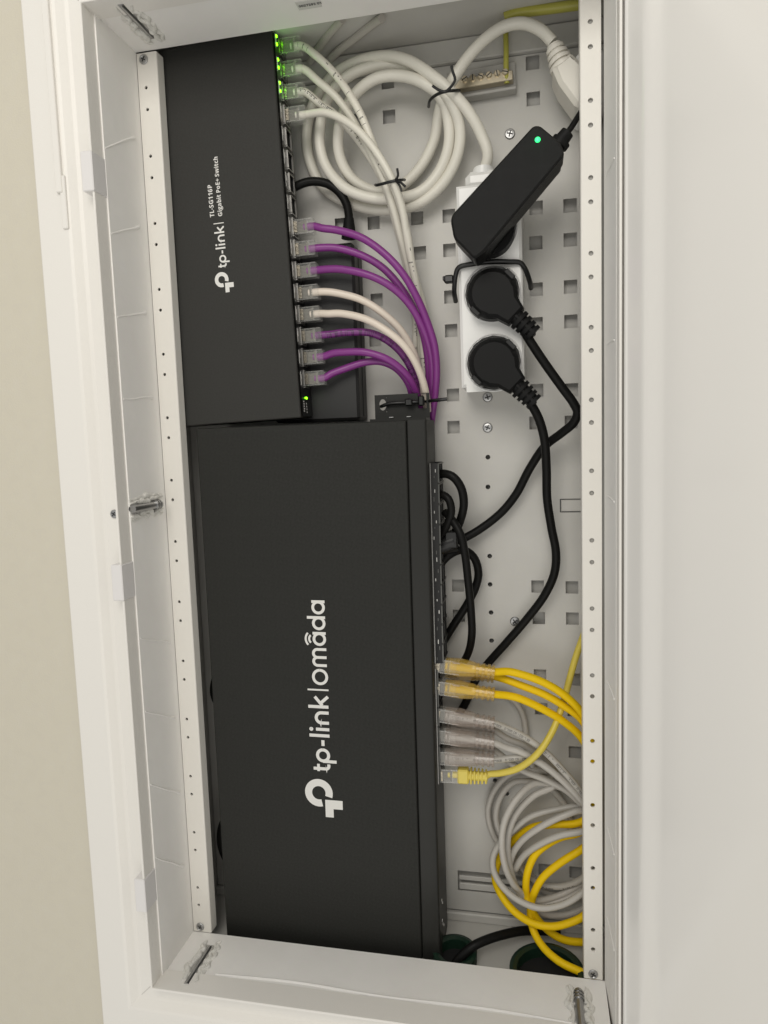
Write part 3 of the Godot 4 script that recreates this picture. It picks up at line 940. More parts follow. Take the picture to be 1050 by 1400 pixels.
const OR := 0.2072     # lower switch: its front panel plane
func make_lower_switch():
	var t := thing("network_switch", "large lower dark grey rack switch with a seam along its front bezel", "network switch", Vector3(0.11, -0.4765, -0.054))
	var y0 := -0.7005
	var y1 := -0.259
	var c := mb()
	box(c, Vector3((0.0193 + 0.1916) / 2, (y0 + y1) / 2, -0.0325), Vector3(0.1723, y1 - y0, 0.045), 0.0008)
	part("case", c, M.case_lower, t)
	# bezel: a bevelled front piece behind a fine seam
	var bz := mb()
	var pr := [[0.1922, -0.055], [0.1922, -0.0108], [0.1930, -0.0100], [0.2054, -0.0100], [0.2063, -0.0104], [0.2069, -0.0112], [OR, -0.0122], [OR, -0.055]]
	for i in pr.size() - 1:
		var a = pr[i]; var b = pr[i + 1]
		quad(bz, Vector3(a[0], y0, a[1]), Vector3(b[0], y0, b[1]), Vector3(b[0], y1, b[1]), Vector3(a[0], y1, a[1]))
	for s in 2:
		var y := y1 if s == 0 else y0
		for i in pr.size() - 1:
			var a := Vector3(pr[i][0], y, pr[i][1])
			var b := Vector3(pr[i + 1][0], y, pr[i + 1][1])
			var m := Vector3(0.2, y, -0.055)
			if s == 0: tri(bz, m, a, b)
			else: tri(bz, m, b, a)
	var bzp := part("front_bezel", smoothed(bz), M.bezel, t)
	# port block: two rows of sockets proud of the panel, in framed groups
	var blocks := [[-0.2925, -0.4520, 10], [-0.4565, -0.5530, 6]]
	for bl in blocks:
		var proud: float = 0.0060 if bl[2] == 10 else 0.0012
		var bp := Transform3D(Basis(Vector3(0, 1, 0), Vector3(0, 0, 1), Vector3(1, 0, 0)), Vector3(OR + proud, 0, -0.0375))
		var hs := []
		var n: int = bl[2]
		var step: float = (bl[0] - bl[1]) / n
		for k in n:
			for r in 2: hs.append([bl[1] + step * (k + 0.5), -0.0072 + 0.0144 * r, 0.0060, 0.0050, 0])
		var b := mb()
		plate(b, bl[1], bl[0], -0.0150, 0.0150, hs, bp, 0.0100)
		for s in [-1.0, 1.0]:
			box(b, Vector3((bl[0] + bl[1]) / 2, s * 0.0153, -proud * 0.53), Vector3(bl[0] - bl[1], 0.0006, proud * 1.06), 0, bp)
		var pb := part("port_block", b, M.dark, t)
		var ed := mb()     # worn bright edge and spring tabs on the side of the block towards the viewer
		box(ed, Vector3((bl[0] + bl[1]) / 2, 0.0157, -proud + 0.0003), Vector3(bl[0] - bl[1], 0.0004, 0.0007), 0, bp)
		part("block_edge", ed, M.port_metal, pb)
		rng.seed = 90 + n
		for k in (n * 2 if n == 10 else 0):
			var tab := mb()
			box(tab, Vector3(bl[1] + step * 0.5 * (k + 0.2 + 0.5 * rng.randf()), 0.0157, -0.0012 - 0.0030 * rng.randf()), Vector3(0.0012 + 0.0024 * rng.randf(), 0.0003, 0.0006), 0, bp)
			part("spring_tab", tab, M.port_metal if rng.randf() > 0.6 else M.port_dark, pb)
		var fr := 0
		for k in n:
			var w := mb()
			var y: float = bl[1] + step * (k + 0.5)
			for s in [-1.0, 1.0]: box(w, Vector3(y + s * (step / 2 - 0.0006), 0, 0.0004), Vector3(0.0007, 0.0290, 0.0012), 0, bp)
			box(w, Vector3(y, 0.0149, 0.0004), Vector3(step - 0.002, 0.0007, 0.0014), 0, bp)
			box(w, Vector3(y, 0.0, 0.0003), Vector3(step - 0.002, 0.0009, 0.0010), 0, bp)
			part("port_frame", w, M.port_dark, pb)
		fr += 1
	var la := mb()     # small bright marks near the lower end of the panel
	for q in [[-0.655, -0.024], [-0.660, -0.028], [-0.673, -0.024], [-0.678, -0.027], [-0.6835, -0.033]]:
		box(la, Vector3(OR + 0.0002, q[0], q[1]), Vector3(0.0004, 0.0018, 0.0011))
	part("panel_print", la, M.ink, bzp)
	# rack ear turned flat, with its slots and rivet ends
	var ear := mb()
	var E := Transform3D(Basis.IDENTITY, Vector3(0, 0, -0.0385))
	var h0: Vector3 = Vector3(0.1683, -0.2454, -0.0385)
	var h1: Vector3 = Vector3(0.2001, -0.2436, -0.0385)
	var eb: Vector3 = Vector3(0.1616, -0.2559, -0.0385)
	var et: Vector3 = Vector3(0.2061, -0.2375, -0.0385)
	plate(ear, eb.x, et.x, -0.2575, et.y, [[h0.x, h0.y, 0.0032, 0.0058, 0], [h1.x, h1.y, 0.0034, 0.0058, 0]], E, 0.0018)
	box(ear, Vector3((eb.x + et.x) / 2, -0.2580, -0.0290), Vector3(et.x - eb.x, 0.0018, 0.021))
	var ep := part("rack_ear", ear, M.bezel, t)
	var rv := mb()
	for x in [0.30, 0.62]: box(rv, Vector3(lerpf(eb.x, et.x, x), -0.2556, -0.0376), Vector3(0.0036, 0.0010, 0.0010), 0.0002)
	part("rivet_end", rv, M.steel, ep)
	var rim := mb()
	for k in 24:
		var a0 := TAU * k / 24
		var a1 := TAU * (k + 1) / 24
		var f := func(a, r): return Vector3(h0.x + cos(a) * 0.0046 * r, h0.y + sin(a) * 0.0072 * r, -0.0382)
		quad(rim, f.call(a0, 0.62), f.call(a0, 1.0), f.call(a1, 1.0), f.call(a1, 0.62))
	part("slot_rim", rim, M.bezel, ep)
	# lettering
	var o: Vector3 = Vector3(0.1205, -0.5432, -0.0100)
	var e: Vector3 = Vector3(0.1213, -0.4003, -0.0100)
	var u := (e - o) / 935.0
	var lx := u.normalized()
	var lt := Transform3D(Basis(lx, Vector3(0, 0, 1).cross(lx), Vector3(0, 0, 1)), o + Vector3(0, 0, 0.00012))
	lt.basis = lt.basis.scaled_local(Vector3(u.length(), u.length(), 1))
	var st := mb()
	mark_at(st)
	brand_strokes(st, true)
	part("lid_lettering", laid(st, lt), M.ink, t)
	for q in [[0.04, -0.28], [0.04, -0.67], [0.18, -0.28], [0.18, -0.67]]:
		var ft := mb()
		lathe(ft, [Vector2(0.009, 0), Vector2(0.009, 0.0145)], Vector3(q[0], q[1], -0.0699), Vector3(0, 0, 1), 16)
		part("rubber_foot", ft, M.dark, t)

# ---------------------------------------------------------------- power things
func make_power_brick():
	var t := thing("power_brick", "black power brick lying under the upper switch behind the purple cables", "power supply", Vector3(0.115, -0.187, -0.070))
	var c := mb()
	box(c, Vector3(0.1120, -0.1865, -0.0545), Vector3(0.0728, 0.1400, 0.0290), 0.0022)
	part("body", c, M.brick, t)
	var d := mb()
	box(d, Vector3(0.1482, -0.1865, -0.0545), Vector3(0.0012, 0.1340, 0.0030), 0.0003)
	part("casing_seam", d, M.dark, t)
	cord(t, [Vector3(0.1421, -0.1059, -0.0520), Vector3(0.1427, -0.0980, -0.0520), Vector3(0.1416, -0.0848, -0.0500), Vector3(0.1359, -0.0747, -0.0480), Vector3(0.1259, -0.0679, -0.0460), Vector3(0.1125, -0.0661, -0.0440), Vector3(0.1010, -0.0694, -0.0430), Vector3(0.0921, -0.0735, -0.0450)], 0.0034, M.black_cord)
	var s := mb()
	tube(s, spline([Vector3(0.1417, -0.1102, -0.0530), Vector3(0.1420, -0.1022, -0.0530), Vector3(0.1424, -0.0945, -0.0520)]), func(u): return 0.0062 - 0.0022 * u, 14)
	part("strain_relief", s, M.plug, t)

func schuko(t: Node3D, at: Vector3, ang: float):
	# angled round plug seen from behind, its neck running off at ang in the wall plane
	var b := Transform3D(Basis(Vector3(0, 0, 1), ang), at)
	var c := mb()
	lathe(c, [Vector2(0.0185, -0.020), Vector2(0.0185, -0.0030), Vector2(0.0178, -0.0012), Vector2(0.0165, -0.0004), Vector2(0.0, 0.0)], at, Vector3(0, 0, 1), 40)
	var body := part("plug_body", c, M.plug, t)
	var n := mb()    # one flat back that runs from the round cap into the neck
	var poly := [Vector2(0.0245, -0.0078), Vector2(0.0245, 0.0078), Vector2(0.0150, 0.0105), Vector2(0.0095, 0.0148)]
	for k in 15:
		var a := deg_to_rad(62.0 + 236.0 * k / 14.0)
		poly.append(Vector2(cos(a), sin(a)) * 0.0170)
	poly.append(Vector2(0.0095, -0.0148)); poly.append(Vector2(0.0150, -0.0105))
	prism(n, poly, -0.014, 0.0016, 0.0024, b)
	part("plug_neck", n, M.plug, body)
	var s := mb()
	tube(s, PackedVector3Array([b * Vector3(0.022, 0, -0.0062), b * Vector3(0.042, 0, -0.0066)]), func(u): return 0.0062 - 0.0014 * u, 16)
	for k in 4:
		tube(s, PackedVector3Array([b * Vector3(0.0265 + k * 0.0044, 0, -0.0063), b * Vector3(0.0292 + k * 0.0044, 0, -0.0064)]), 0.0079 - 0.0004 * k, 16)
	box(s, Vector3(0.033, 0, -0.0063), Vector3(0.021, 0.0030, 0.0128), 0.0006, b)
	part("strain_relief", s, M.plug, t)
	for k in [-1.0, 1.0]:   # notches with the earth contacts at either side of the cap
		var g := mb()
		box(g, Vector3(0.0, k * 0.0178, -0.005), Vector3(0.0085, 0.0035, 0.012), 0.0005, b)
		part("contact_notch", g, M.dark, body)

var S1: Vector3
var S2: Vector3
var S0: Vector3
func make_power_strip():
	var tl: Vector3 = Vector3(0.2315, -0.0901, -0.0300)
	var bl: Vector3 = Vector3(0.2324, -0.2353, -0.0300)
	var br: Vector3 = Vector3(0.2799, -0.2370, -0.0300)
	var up := (tl - bl).normalized()
	var ri := Vector3(up.y, -up.x, 0)
	var w := (br - bl).length()
	var T := Transform3D(Basis(ri, up, Vector3(0, 0, 1)), bl)
	var h := (tl - bl).length() + 0.004
	var t := thing("power_strip", "white three-way power strip screwed upright to the back plate", "power strip", T * Vector3(w / 2, h / 2, -0.040))
	S1 = Vector3(0.2578, -0.1689, -0.0160); S2 = Vector3(0.2580, -0.2191, -0.0160); S0 = Vector3(0.2560, -0.1226, -0.0160)
	var loc := []
	for s in [S0, S1, S2]: loc.append(T.affine_inverse() * Vector3(s.x + (s.x - 0.2866) * 0.026, s.y + (s.y + 0.2719) * 0.026, -0.030))
	var c := mb()
	var holes := []
	for l in loc: holes.append([l.x, l.y, 0.0212, 0.0212, 0.0205])
	plate(c, 0.0022, w - 0.0022, 0.0022, h - 0.0022, holes, T, 0.014)
	# bevelled sides
	var o := [Vector3(0.0022, 0.0022, 0), Vector3(w - 0.0022, 0.0022, 0), Vector3(w - 0.0022, h - 0.0022, 0), Vector3(0.0022, h - 0.0022, 0)]
	var m := [Vector3(0, 0, -0.0020), Vector3(w, 0, -0.0020), Vector3(w, h, -0.0020), Vector3(0, h, -0.0020)]
	var b := [Vector3(0, -0.0005, -0.0398), Vector3(w + 0.0008, -0.0005, -0.0398), Vector3(w + 0.0008, h, -0.0398), Vector3(0, h, -0.0398)]
	for k in 4:
		var j := (k + 1) % 4
		quad(c, T * m[k], T * m[j], T * o[j], T * o[k])
		quad(c, T * b[k], T * b[j], T * m[j], T * m[k])
	part("housing", c, M.strip, t)
	for l in loc:
		var s := mb()
		lathe(s, [Vector2(0, -0.0145), Vector2(0.0198, -0.0145), Vector2(0.0203, -0.0002), Vector2(0.0212, 0.0006), Vector2(0.0220, 0.0)], T * l, Vector3(0, 0, 1), 40)
		var so := part("socket", s, M.socket, t)
		var q := mb()
		var ca := Transform3D(Basis(Vector3(0, 0, 1), deg_to_rad(-47)), T * l)
		for k in [-1.0, 1.0]: box(q, Vector3(0, k * 0.0196, -0.006), Vector3(0.0080, 0.0016, 0.0115), 0.0003, ca)
		part("earth_clip", q, M.steel, so)
	var bt := mb()   # stepped cable entry at the top
	var te: Vector3 = Vector3(0.2506, -0.0708, -0.0460)
	var tx := (T.affine_inverse() * te).x
	box(bt, Vector3(tx, h + 0.006, -0.020), Vector3(0.026, 0.013, 0.026), 0.004, T)
	tube(bt, PackedVector3Array([T * Vector3(tx, h + 0.011, -0.019), T * Vector3(tx, h + 0.0175, -0.019)]), func(u): return 0.0100 - 0.003 * u, 18)
	part("cable_entry", bt, M.strip, t)
	# its long white cord, wound into a coil, up to the plug at the right
	var C: Vector3 = Vector3(0.1751, -0.0355, -0.0500)
	var pts := [T * Vector3(tx, h + 0.014, -0.019)]
	pts.append_array([Vector3(0.2547, -0.0615, -0.0450), Vector3(0.2497, -0.0457, -0.0420), Vector3(0.2412, -0.0315, -0.0360), Vector3(0.2296, -0.0192, -0.0300), Vector3(0.2151, -0.0051, -0.0310), Vector3(0.1980, 0.0099, -0.0370), Vector3(0.1801, 0.0189, -0.0430), Vector3(0.1554, 0.0219, -0.0500), Vector3(0.1326, 0.0168, -0.0560), Vector3(0.1148, 0.0008, -0.0600), Vector3(0.1068, -0.0230, -0.0620), Vector3(0.1090, -0.0444, -0.0620), Vector3(0.1187, -0.0645, -0.0620), Vector3(0.1398, -0.0799, -0.0600), Vector3(0.1676, -0.0892, -0.0570), Vector3(0.1981, -0.0889, -0.0530), Vector3(0.2196, -0.0756, -0.0510), Vector3(0.2318, -0.0567, -0.0470), Vector3(0.2339, -0.0375, -0.0420), Vector3(0.2265, -0.0206, -0.0330), Vector3(0.2114, -0.0019, -0.0380), Vector3(0.1906, 0.0125, -0.0470), Vector3(0.1705, 0.0152, -0.0470), Vector3(0.1501, 0.0110, -0.0460), Vector3(0.1348, 0.0010, -0.0460), Vector3(0.1255, -0.0144, -0.0470), Vector3(0.1218, -0.0357, -0.0480), Vector3(0.1264, -0.0547, -0.0480), Vector3(0.1408, -0.0725, -0.0460), Vector3(0.1586, -0.0819, -0.0450), Vector3(0.1790, -0.0852, -0.0460), Vector3(0.2017, -0.0807, -0.0500), Vector3(0.2165, -0.0675, -0.0500), Vector3(0.2247, -0.0505, -0.0470), Vector3(0.2255, -0.0335, -0.0430), Vector3(0.2215, -0.0193, -0.0380), Vector3(0.2089, -0.0081, -0.0350), Vector3(0.1907, 0.0009, -0.0380), Vector3(0.1720, 0.0017, -0.0380), Vector3(0.1557, -0.0054, -0.0400), Vector3(0.1428, -0.0202, -0.0420), Vector3(0.1378, -0.0359, -0.0450), Vector3(0.1382, -0.0496, -0.0500), Vector3(0.1460, -0.0639, -0.0550), Vector3(0.1629, -0.0734, -0.0590), Vector3(0.1822, -0.0716, -0.0620), Vector3(0.2006, -0.0581, -0.0610), Vector3(0.2128, -0.0399, -0.0570), Vector3(0.2177, -0.0248, -0.0490), Vector3(0.2241, -0.0141, -0.0400), Vector3(0.2320, -0.0055, -0.0360), Vector3(0.2420, 0.0065, -0.0360), Vector3(0.2556, 0.0178, -0.0360), Vector3(0.2690, 0.0240, -0.0360), Vector3(0.2826, 0.0240, -0.0360), Vector3(0.2950, 0.0168, -0.0350), Vector3(0.3031, 0.0077, -0.0350)])
	var cs := mb()
	tube(cs, spline(pts), 0.0042, 16)
	part("cord", cs, M.white_cord, t)
	var pg := mb()
	var a: Vector3 = Vector3(0.3036, 0.0056, -0.0350)
	var z: Vector3 = Vector3(0.3107, -0.0123, -0.0350)
	var dirv := (z - a).normalized()
	tube(pg, PackedVector3Array([a, z]), func(u): return 0.0052 + 0.0024 * u, 18)
	for k in 4:
		var q: Vector3 = a + (z - a) * (0.12 + 0.22 * k)
		tube(pg, PackedVector3Array([q, q + dirv * 0.0024]), 0.0068 + 0.0008 * k, 18)
	part("plug_boot", pg, M.white_plug, t)
	var pb := mb()
	var PT := Transform3D(Basis(Vector3(-dirv.y, dirv.x, 0), dirv, Vector3(0, 0, 1)).orthonormalized(), z)
	PT = Transform3D(Basis(Vector3(0, 0, 1), Vector3(0, 1, 0).signed_angle_to(dirv, Vector3(0, 0, 1)) + 0.22), z)
	var poly := round_poly([Vector2(-0.0078, -0.004), Vector2(0.0078, -0.004), Vector2(0.0104, 0.008), Vector2(0.0104, 0.028), Vector2(0.0044, 0.0365), Vector2(-0.0054, 0.0365), Vector2(-0.0098, 0.028), Vector2(-0.0098, 0.008)], 0.002)
	prism(pb, poly, -0.018, 0.010, 0.003, PT)
	part("plug_body", pb, M.white_plug, t)
	return t

func make_wall_socket():
	# the socket at the right edge that the white plug goes into
	var t := thing("wall_socket", "white socket box behind the right rail beside the white plug", "socket", Vector3(0.3314, -0.0079, -0.0600))
	var c := mb()
	var p0: Vector3 = Vector3(0.3181, -0.0038, -0.0300)
	var p1: Vector3 = Vector3(0.3179, -0.0423, -0.0300)
	box(c, Vector3(p0.x + 0.011, (p0.y + p1.y) / 2, -0.0495), Vector3(0.020, p0.y - p1.y, 0.040), 0.002)
	part("housing", c, M.strip, t)
	var f := mb()
	box(f, Vector3(p0.x + 0.0008, (p0.y + p1.y) / 2, -0.048), Vector3(0.0016, (p0.y - p1.y) * 0.86, 0.034), 0.0006)
	part("face_plate", f, M.socket, t)

func make_adapter():
	var zf := 0.012
	var t := thing("power_adapter", "black oblong plug-in power adapter with a lit green lamp", "power adapter", Vector3(0.2678, -0.0959, -0.0200))
	var a: Vector3 = Vector3(0.2422, -0.1412, 0.0120)
	var b: Vector3 = Vector3(0.2993, -0.0754, 0.0120)
	var ax := (b - a).normalized()
	var T := Transform3D(Basis(ax, Vector3(0, 0, 1).cross(ax), Vector3(0, 0, 1)), Vector3(0, 0, 0))
	var I := T.affine_inverse()
	# outline of its face, as measured on the thing itself
	var poly := []
	for q in [Vector3(0.3088, -0.0873, 0.0120), Vector3(0.3060, -0.0790, 0.0120), Vector3(0.2927, -0.0667, 0.0120), Vector3(0.2884, -0.0664, 0.0120), Vector3(0.2325, -0.1187, 0.0120), Vector3(0.2314, -0.1230, 0.0120), Vector3(0.2332, -0.1345, 0.0120), Vector3(0.2471, -0.1500, 0.0120), Vector3(0.2537, -0.1461, 0.0120)]:
		var l: Vector3 = I * q
		poly.append(Vector2(l.x, l.y))
	var area := 0.0
	for i in poly.size(): area += (poly[i] as Vector2).cross(poly[(i + 1) % poly.size()])
	if area < 0: poly.reverse()
	var c := mb()
	prism(c, round_poly(poly, 0.0022, 3), -0.006, zf, 0.0014, T)
	prism(c, round_poly(inset(poly, 0.0010), 0.0022, 3), -0.0175, -0.0062, 0.0, T)
	var body := part("body", c, M.adapter, t)
	var sm := mb()
	prism(sm, round_poly(inset(poly, 0.0014), 0.002, 3), -0.0066, -0.0056, 0.0, T)
	part("casing_seam", sm, M.dark, body)
	var d := mb()
	lathe(d, [Vector2(0.0185, -0.030), Vector2(0.0185, -0.0172), Vector2(0.0, -0.0172)], Vector3(S0.x, S0.y, 0), Vector3(0, 0, 1), 36)
	part("plug_disc", d, M.plug, t)
	var l := mb()
	lathe(l, [Vector2(0.0019, 0), Vector2(0.0016, 0.0006), Vector2(0.0008, 0.0010), Vector2(0, 0.0011)], Vector3(0.2912, -0.0759, 0.0120), Vector3(0, 0, 1), 16)
	part("power_lamp", l, M.led_mint, body)
	var om := OmniLight3D.new()
	om.light_color = Color(0.05, 0.9, 0.4)
	om.light_energy = 0.00001
	om.light_size = 0.0019
	om.omni_range = 0.2
	om.omni_attenuation = 2.0
	om.shadow_enabled = true
	om.position = Vector3(0.2912, -0.0759, 0.0120) + Vector3(0, 0, 0.004)
	add_child(om)
	var s := mb()
	tube(s, spline([Vector3(0.3016, -0.0792, -0.0040), Vector3(0.3066, -0.0730, -0.0040), Vector3(0.3115, -0.0673, -0.0040)]), func(u): return 0.0058 - 0.0012 * u, 14)
	tube(s, spline([Vector3(0.3051, -0.0752, -0.0040), Vector3(0.3076, -0.0721, -0.0040)]), 0.0066, 14)
	part("strain_relief", s, M.plug, t)
	cord(t, [Vector3(0.3095, -0.0695, -0.0040), Vector3(0.3140, -0.0639, -0.0050), Vector3(0.3191, -0.0556, -0.0080), Vector3(0.3239, -0.0464, -0.0140), Vector3(0.3284, -0.0324, -0.0220), Vector3(0.3311, -0.0144, -0.0300), Vector3(0.3326, 0.0031, -0.0360)], 0.0020, M.black_cord)

func inset(poly: Array, d: float) -> Array:
	var out := []
	var n := poly.size()
	for i in n:
		var a: Vector2 = poly[(i + n - 1) % n]
		var p: Vector2 = poly[i]
		var q: Vector2 = poly[(i + 1) % n]
		var e1 := (p - a).normalized()
		var e2 := (q - p).normalized()
		out.append(p + (Vector2(-e1.y, e1.x) + Vector2(-e2.y, e2.x)).normalized() * d)
	return out

func make_black_plugs():
	var t := thing("mains_plug", "upper round black mains plug below the adapter, with its cord", "plug", S1)
	schuko(t, S1 + Vector3(0, 0, 0.002), deg_to_rad(-46))
	cord(t, [Vector3(0.2780, -0.1926, -0.0210), Vector3(0.2831, -0.2018, -0.0220), Vector3(0.2941, -0.2192, -0.0250), Vector3(0.3072, -0.2384, -0.0280), Vector3(0.3157, -0.2506, -0.0300), Vector3(0.3187, -0.2577, -0.0310), Vector3(0.3159, -0.2652, -0.0340), Vector3(0.3074, -0.2726, -0.0400), Vector3(0.2949, -0.2824, -0.0480), Vector3(0.2828, -0.3002, -0.0550), Vector3(0.2721, -0.3203, -0.0580), Vector3(0.2602, -0.3350, -0.0580), Vector3(0.2446, -0.3474, -0.0570), Vector3(0.2303, -0.3556, -0.0550), Vector3(0.2160, -0.3605, -0.0520), Vector3(0.2077, -0.3651, -0.0500)], 0.0034, M.black_cord)
	t = thing("mains_plug", "lower round black mains plug at the bottom of the white strip", "plug", S2)
	schuko(t, S2 + Vector3(0, 0, 0.002), deg_to_rad(-46))
	cord(t, [Vector3(0.2784, -0.2396, -0.0210), Vector3(0.2826, -0.2468, -0.0220), Vector3(0.2899, -0.2605, -0.0270), Vector3(0.2942, -0.2766, -0.0320), Vector3(0.2957, -0.2992, -0.0380), Vector3(0.2961, -0.3235, -0.0440), Vector3(0.2993, -0.3472, -0.0480), Vector3(0.3026, -0.3669, -0.0500), Vector3(0.3014, -0.3838, -0.0520), Vector3(0.2938, -0.4025, -0.0550), Vector3(0.2802, -0.4224, -0.0580), Vector3(0.2620, -0.4450, -0.0600), Vector3(0.2470, -0.4631, -0.0620), Vector3(0.2356, -0.4792, -0.0630), Vector3(0.2276, -0.4980, -0.0640), Vector3(0.2172, -0.5161, -0.0640)], 0.0034, M.black_cord)
	var g := "black cords looped beside the lower switch"
	var defs := [
		["outermost upper loop of thick black cord beside the lower switch", 0.0034, [Vector3(0.2070, -0.3059, -0.0400), Vector3(0.2135, -0.3017, -0.0360), Vector3(0.2232, -0.3034, -0.0320), Vector3(0.2299, -0.3122, -0.0320), Vector3(0.2318, -0.3251, -0.0340), Vector3(0.2288, -0.3378, -0.0380), Vector3(0.2225, -0.3509, -0.0440), Vector3(0.2135, -0.3630, -0.0520), Vector3(0.2040, -0.3713, -0.0580)]],
		["small inner loop of black cord beside the lower switch", 0.0031, [Vector3(0.2086, -0.3213, -0.0340), Vector3(0.2145, -0.3176, -0.0300), Vector3(0.2205, -0.3208, -0.0270), Vector3(0.2226, -0.3301, -0.0270), Vector3(0.2191, -0.3408, -0.0300), Vector3(0.2123, -0.3510, -0.0360), Vector3(0.2053, -0.3578, -0.0420)]],
		["black cord hanging straight down to the yellow plugs", 0.0032, [Vector3(0.2163, -0.3321, -0.0360), Vector3(0.2232, -0.3385, -0.0300), Vector3(0.2297, -0.3496, -0.0260), Vector3(0.2327, -0.3660, -0.0270), Vector3(0.2342, -0.3873, -0.0310), Vector3(0.2355, -0.4122, -0.0360), Vector3(0.2352, -0.4338, -0.0420), Vector3(0.2319, -0.4492, -0.0480), Vector3(0.2256, -0.4625, -0.0540), Vector3(0.2160, -0.4757, -0.0600)]],
		["lower wide loop of black cord crossing behind the hanging cord", 0.0034, [Vector3(0.2026, -0.3937, -0.0460), Vector3(0.2081, -0.3799, -0.0440), Vector3(0.2180, -0.3683, -0.0440), Vector3(0.2284, -0.3648, -0.0480), Vector3(0.2368, -0.3709, -0.0520), Vector3(0.2405, -0.3842, -0.0550), Vector3(0.2377, -0.3975, -0.0570), Vector3(0.2300, -0.4128, -0.0580), Vector3(0.2184, -0.4308, -0.0590), Vector3(0.2067, -0.4498, -0.0600), Vector3(0.1972, -0.4642, -0.0620)]],
	]
	for d in defs:
		var st := mb()
		tube(st, spline(d[2]), d[1], 14)
		single("black_cord", st, M.black_cord, d[0], "cord", g)
	var st := mb()
	tie_loop(st, Vector3(0.2170, -0.3581, -0.0440), Vector3(1.0, 0.35, 0), 0.0085, 0.010, 0.013)
	box(st, Vector3(0.2210, -0.3545, -0.0360), Vector3(0.010, 0.014, 0.004), 0.001)
	single("cord_strap", st, M.tie, "black strap gathering the black cords beside the switch", "strap")

func make_ties():
	# round the power strip
	var t := thing("cable_tie", "black cable tie round the white power strip above the plugs", "cable tie", Vector3(0.2559, -0.1457, -0.0280))
	var st := mb()
	var p := spline([Vector3(0.2273, -0.1665, -0.0500), Vector3(0.2278, -0.1613, -0.0360), Vector3(0.2300, -0.1510, -0.0285), Vector3(0.2324, -0.1462, -0.0272), Vector3(0.2425, -0.1446, -0.0260), Vector3(0.2561, -0.1445, -0.0240), Vector3(0.2695, -0.1453, -0.0255), Vector3(0.2779, -0.1461, -0.0275), Vector3(0.2810, -0.1494, -0.0300), Vector3(0.2846, -0.1572, -0.0400), Vector3(0.2856, -0.1608, -0.0500)], 0.002)
	tube(st, p, 0.0019, 10)
	part("band", st, M.tie, t)
	st = mb()
	box(st, Vector3(0.2245, -0.1531, -0.0320), Vector3(0.0075, 0.0060, 0.0055), 0.0012)
	box(st, Vector3(0.2212, -0.1523, -0.0320), Vector3(0.0030, 0.0035, 0.0035), 0.0006)
	part("head", st, M.tie, t)
	# twisted wire ties on the white coil and on the white bundle
	t = thing("twist_tie", "black twist tie on the white coil beside the terminal block", "twist tie", Vector3(0.2247, -0.0163, -0.0260))
	st = mb()
	tube(st, spline([Vector3(0.2111, -0.0229, -0.0400), Vector3(0.2137, -0.0229, -0.0300), Vector3(0.2189, -0.0225, -0.0240), Vector3(0.2264, -0.0227, -0.0200), Vector3(0.2320, -0.0220, -0.0220), Vector3(0.2355, -0.0189, -0.0300)], 0.002), 0.00115, 8)
	tube(st, spline([Vector3(0.2264, -0.0232, -0.0200), Vector3(0.2217, -0.0216, -0.0190), Vector3(0.2172, -0.0189, -0.0170)], 0.002), 0.0010, 8)
	tube(st, spline([Vector3(0.2264, -0.0232, -0.0200), Vector3(0.2309, -0.0207, -0.0180), Vector3(0.2339, -0.0175, -0.0160), Vector3(0.2326, -0.0128, -0.0140), Vector3(0.2318, -0.0092, -0.0130)], 0.002), 0.0010, 8)
	part("wire", st, M.tie, t)
	t = thing("twist_tie", "black twist tie round the white network cable bundle", "twist tie", Vector3(0.1835, -0.0817, -0.0180))
	st = mb()
	tube(st, spline([Vector3(0.1694, -0.0783, -0.0320), Vector3(0.1732, -0.0820, -0.0220), Vector3(0.1809, -0.0828, -0.0170), Vector3(0.1878, -0.0823, -0.0160), Vector3(0.1921, -0.0809, -0.0200), Vector3(0.1926, -0.0776, -0.0300)], 0.002), 0.0011, 8)
	tube(st, spline([Vector3(0.1884, -0.0824, -0.0160), Vector3(0.1920, -0.0844, -0.0140), Vector3(0.1959, -0.0883, -0.0130)], 0.002), 0.0009, 8)
	tube(st, spline([Vector3(0.1878, -0.0823, -0.0160), Vector3(0.1907, -0.0800, -0.0130), Vector3(0.1906, -0.0755, -0.0110)], 0.002), 0.0009, 8)
	tube(st, spline([Vector3(0.1889, -0.0829, -0.0160), Vector3(0.1919, -0.0875, -0.0140), Vector3(0.1929, -0.0913, -0.0140)], 0.002), 0.0008, 8)
	part("wire", st, M.tie, t)
	# through the rack ear
	t = thing("cable_tie", "black cable tie threaded through the slots of the rack ear", "cable tie", Vector3(0.1905, -0.2444, -0.0360))
	st = mb()
	tube(st, spline([Vector3(0.1651, -0.2464, -0.0460), Vector3(0.1683, -0.2463, -0.0370), Vector3(0.1742, -0.2449, -0.0345), Vector3(0.1861, -0.2446, -0.0340), Vector3(0.1967, -0.2445, -0.0340), Vector3(0.2003, -0.2442, -0.0370), Vector3(0.2007, -0.2436, -0.0460)], 0.002), 0.0015, 8)
	tube(st, spline([Vector3(0.2028, -0.2440, -0.0440), Vector3(0.2095, -0.2439, -0.0340), Vector3(0.2158, -0.2438, -0.0300), Vector3(0.2209, -0.2434, -0.0300)], 0.002), 0.0014, 8)
	part("band", st, M.tie, t)
	st = mb()
	box(st, Vector3(0.1905, -0.2446, -0.0325), Vector3(0.0060, 0.0058, 0.0050), 0.001)
	box(st, Vector3(0.2003, -0.2438, -0.0335), Vector3(0.0045, 0.0080, 0.0050), 0.001)
	part("head", st, M.tie, t)

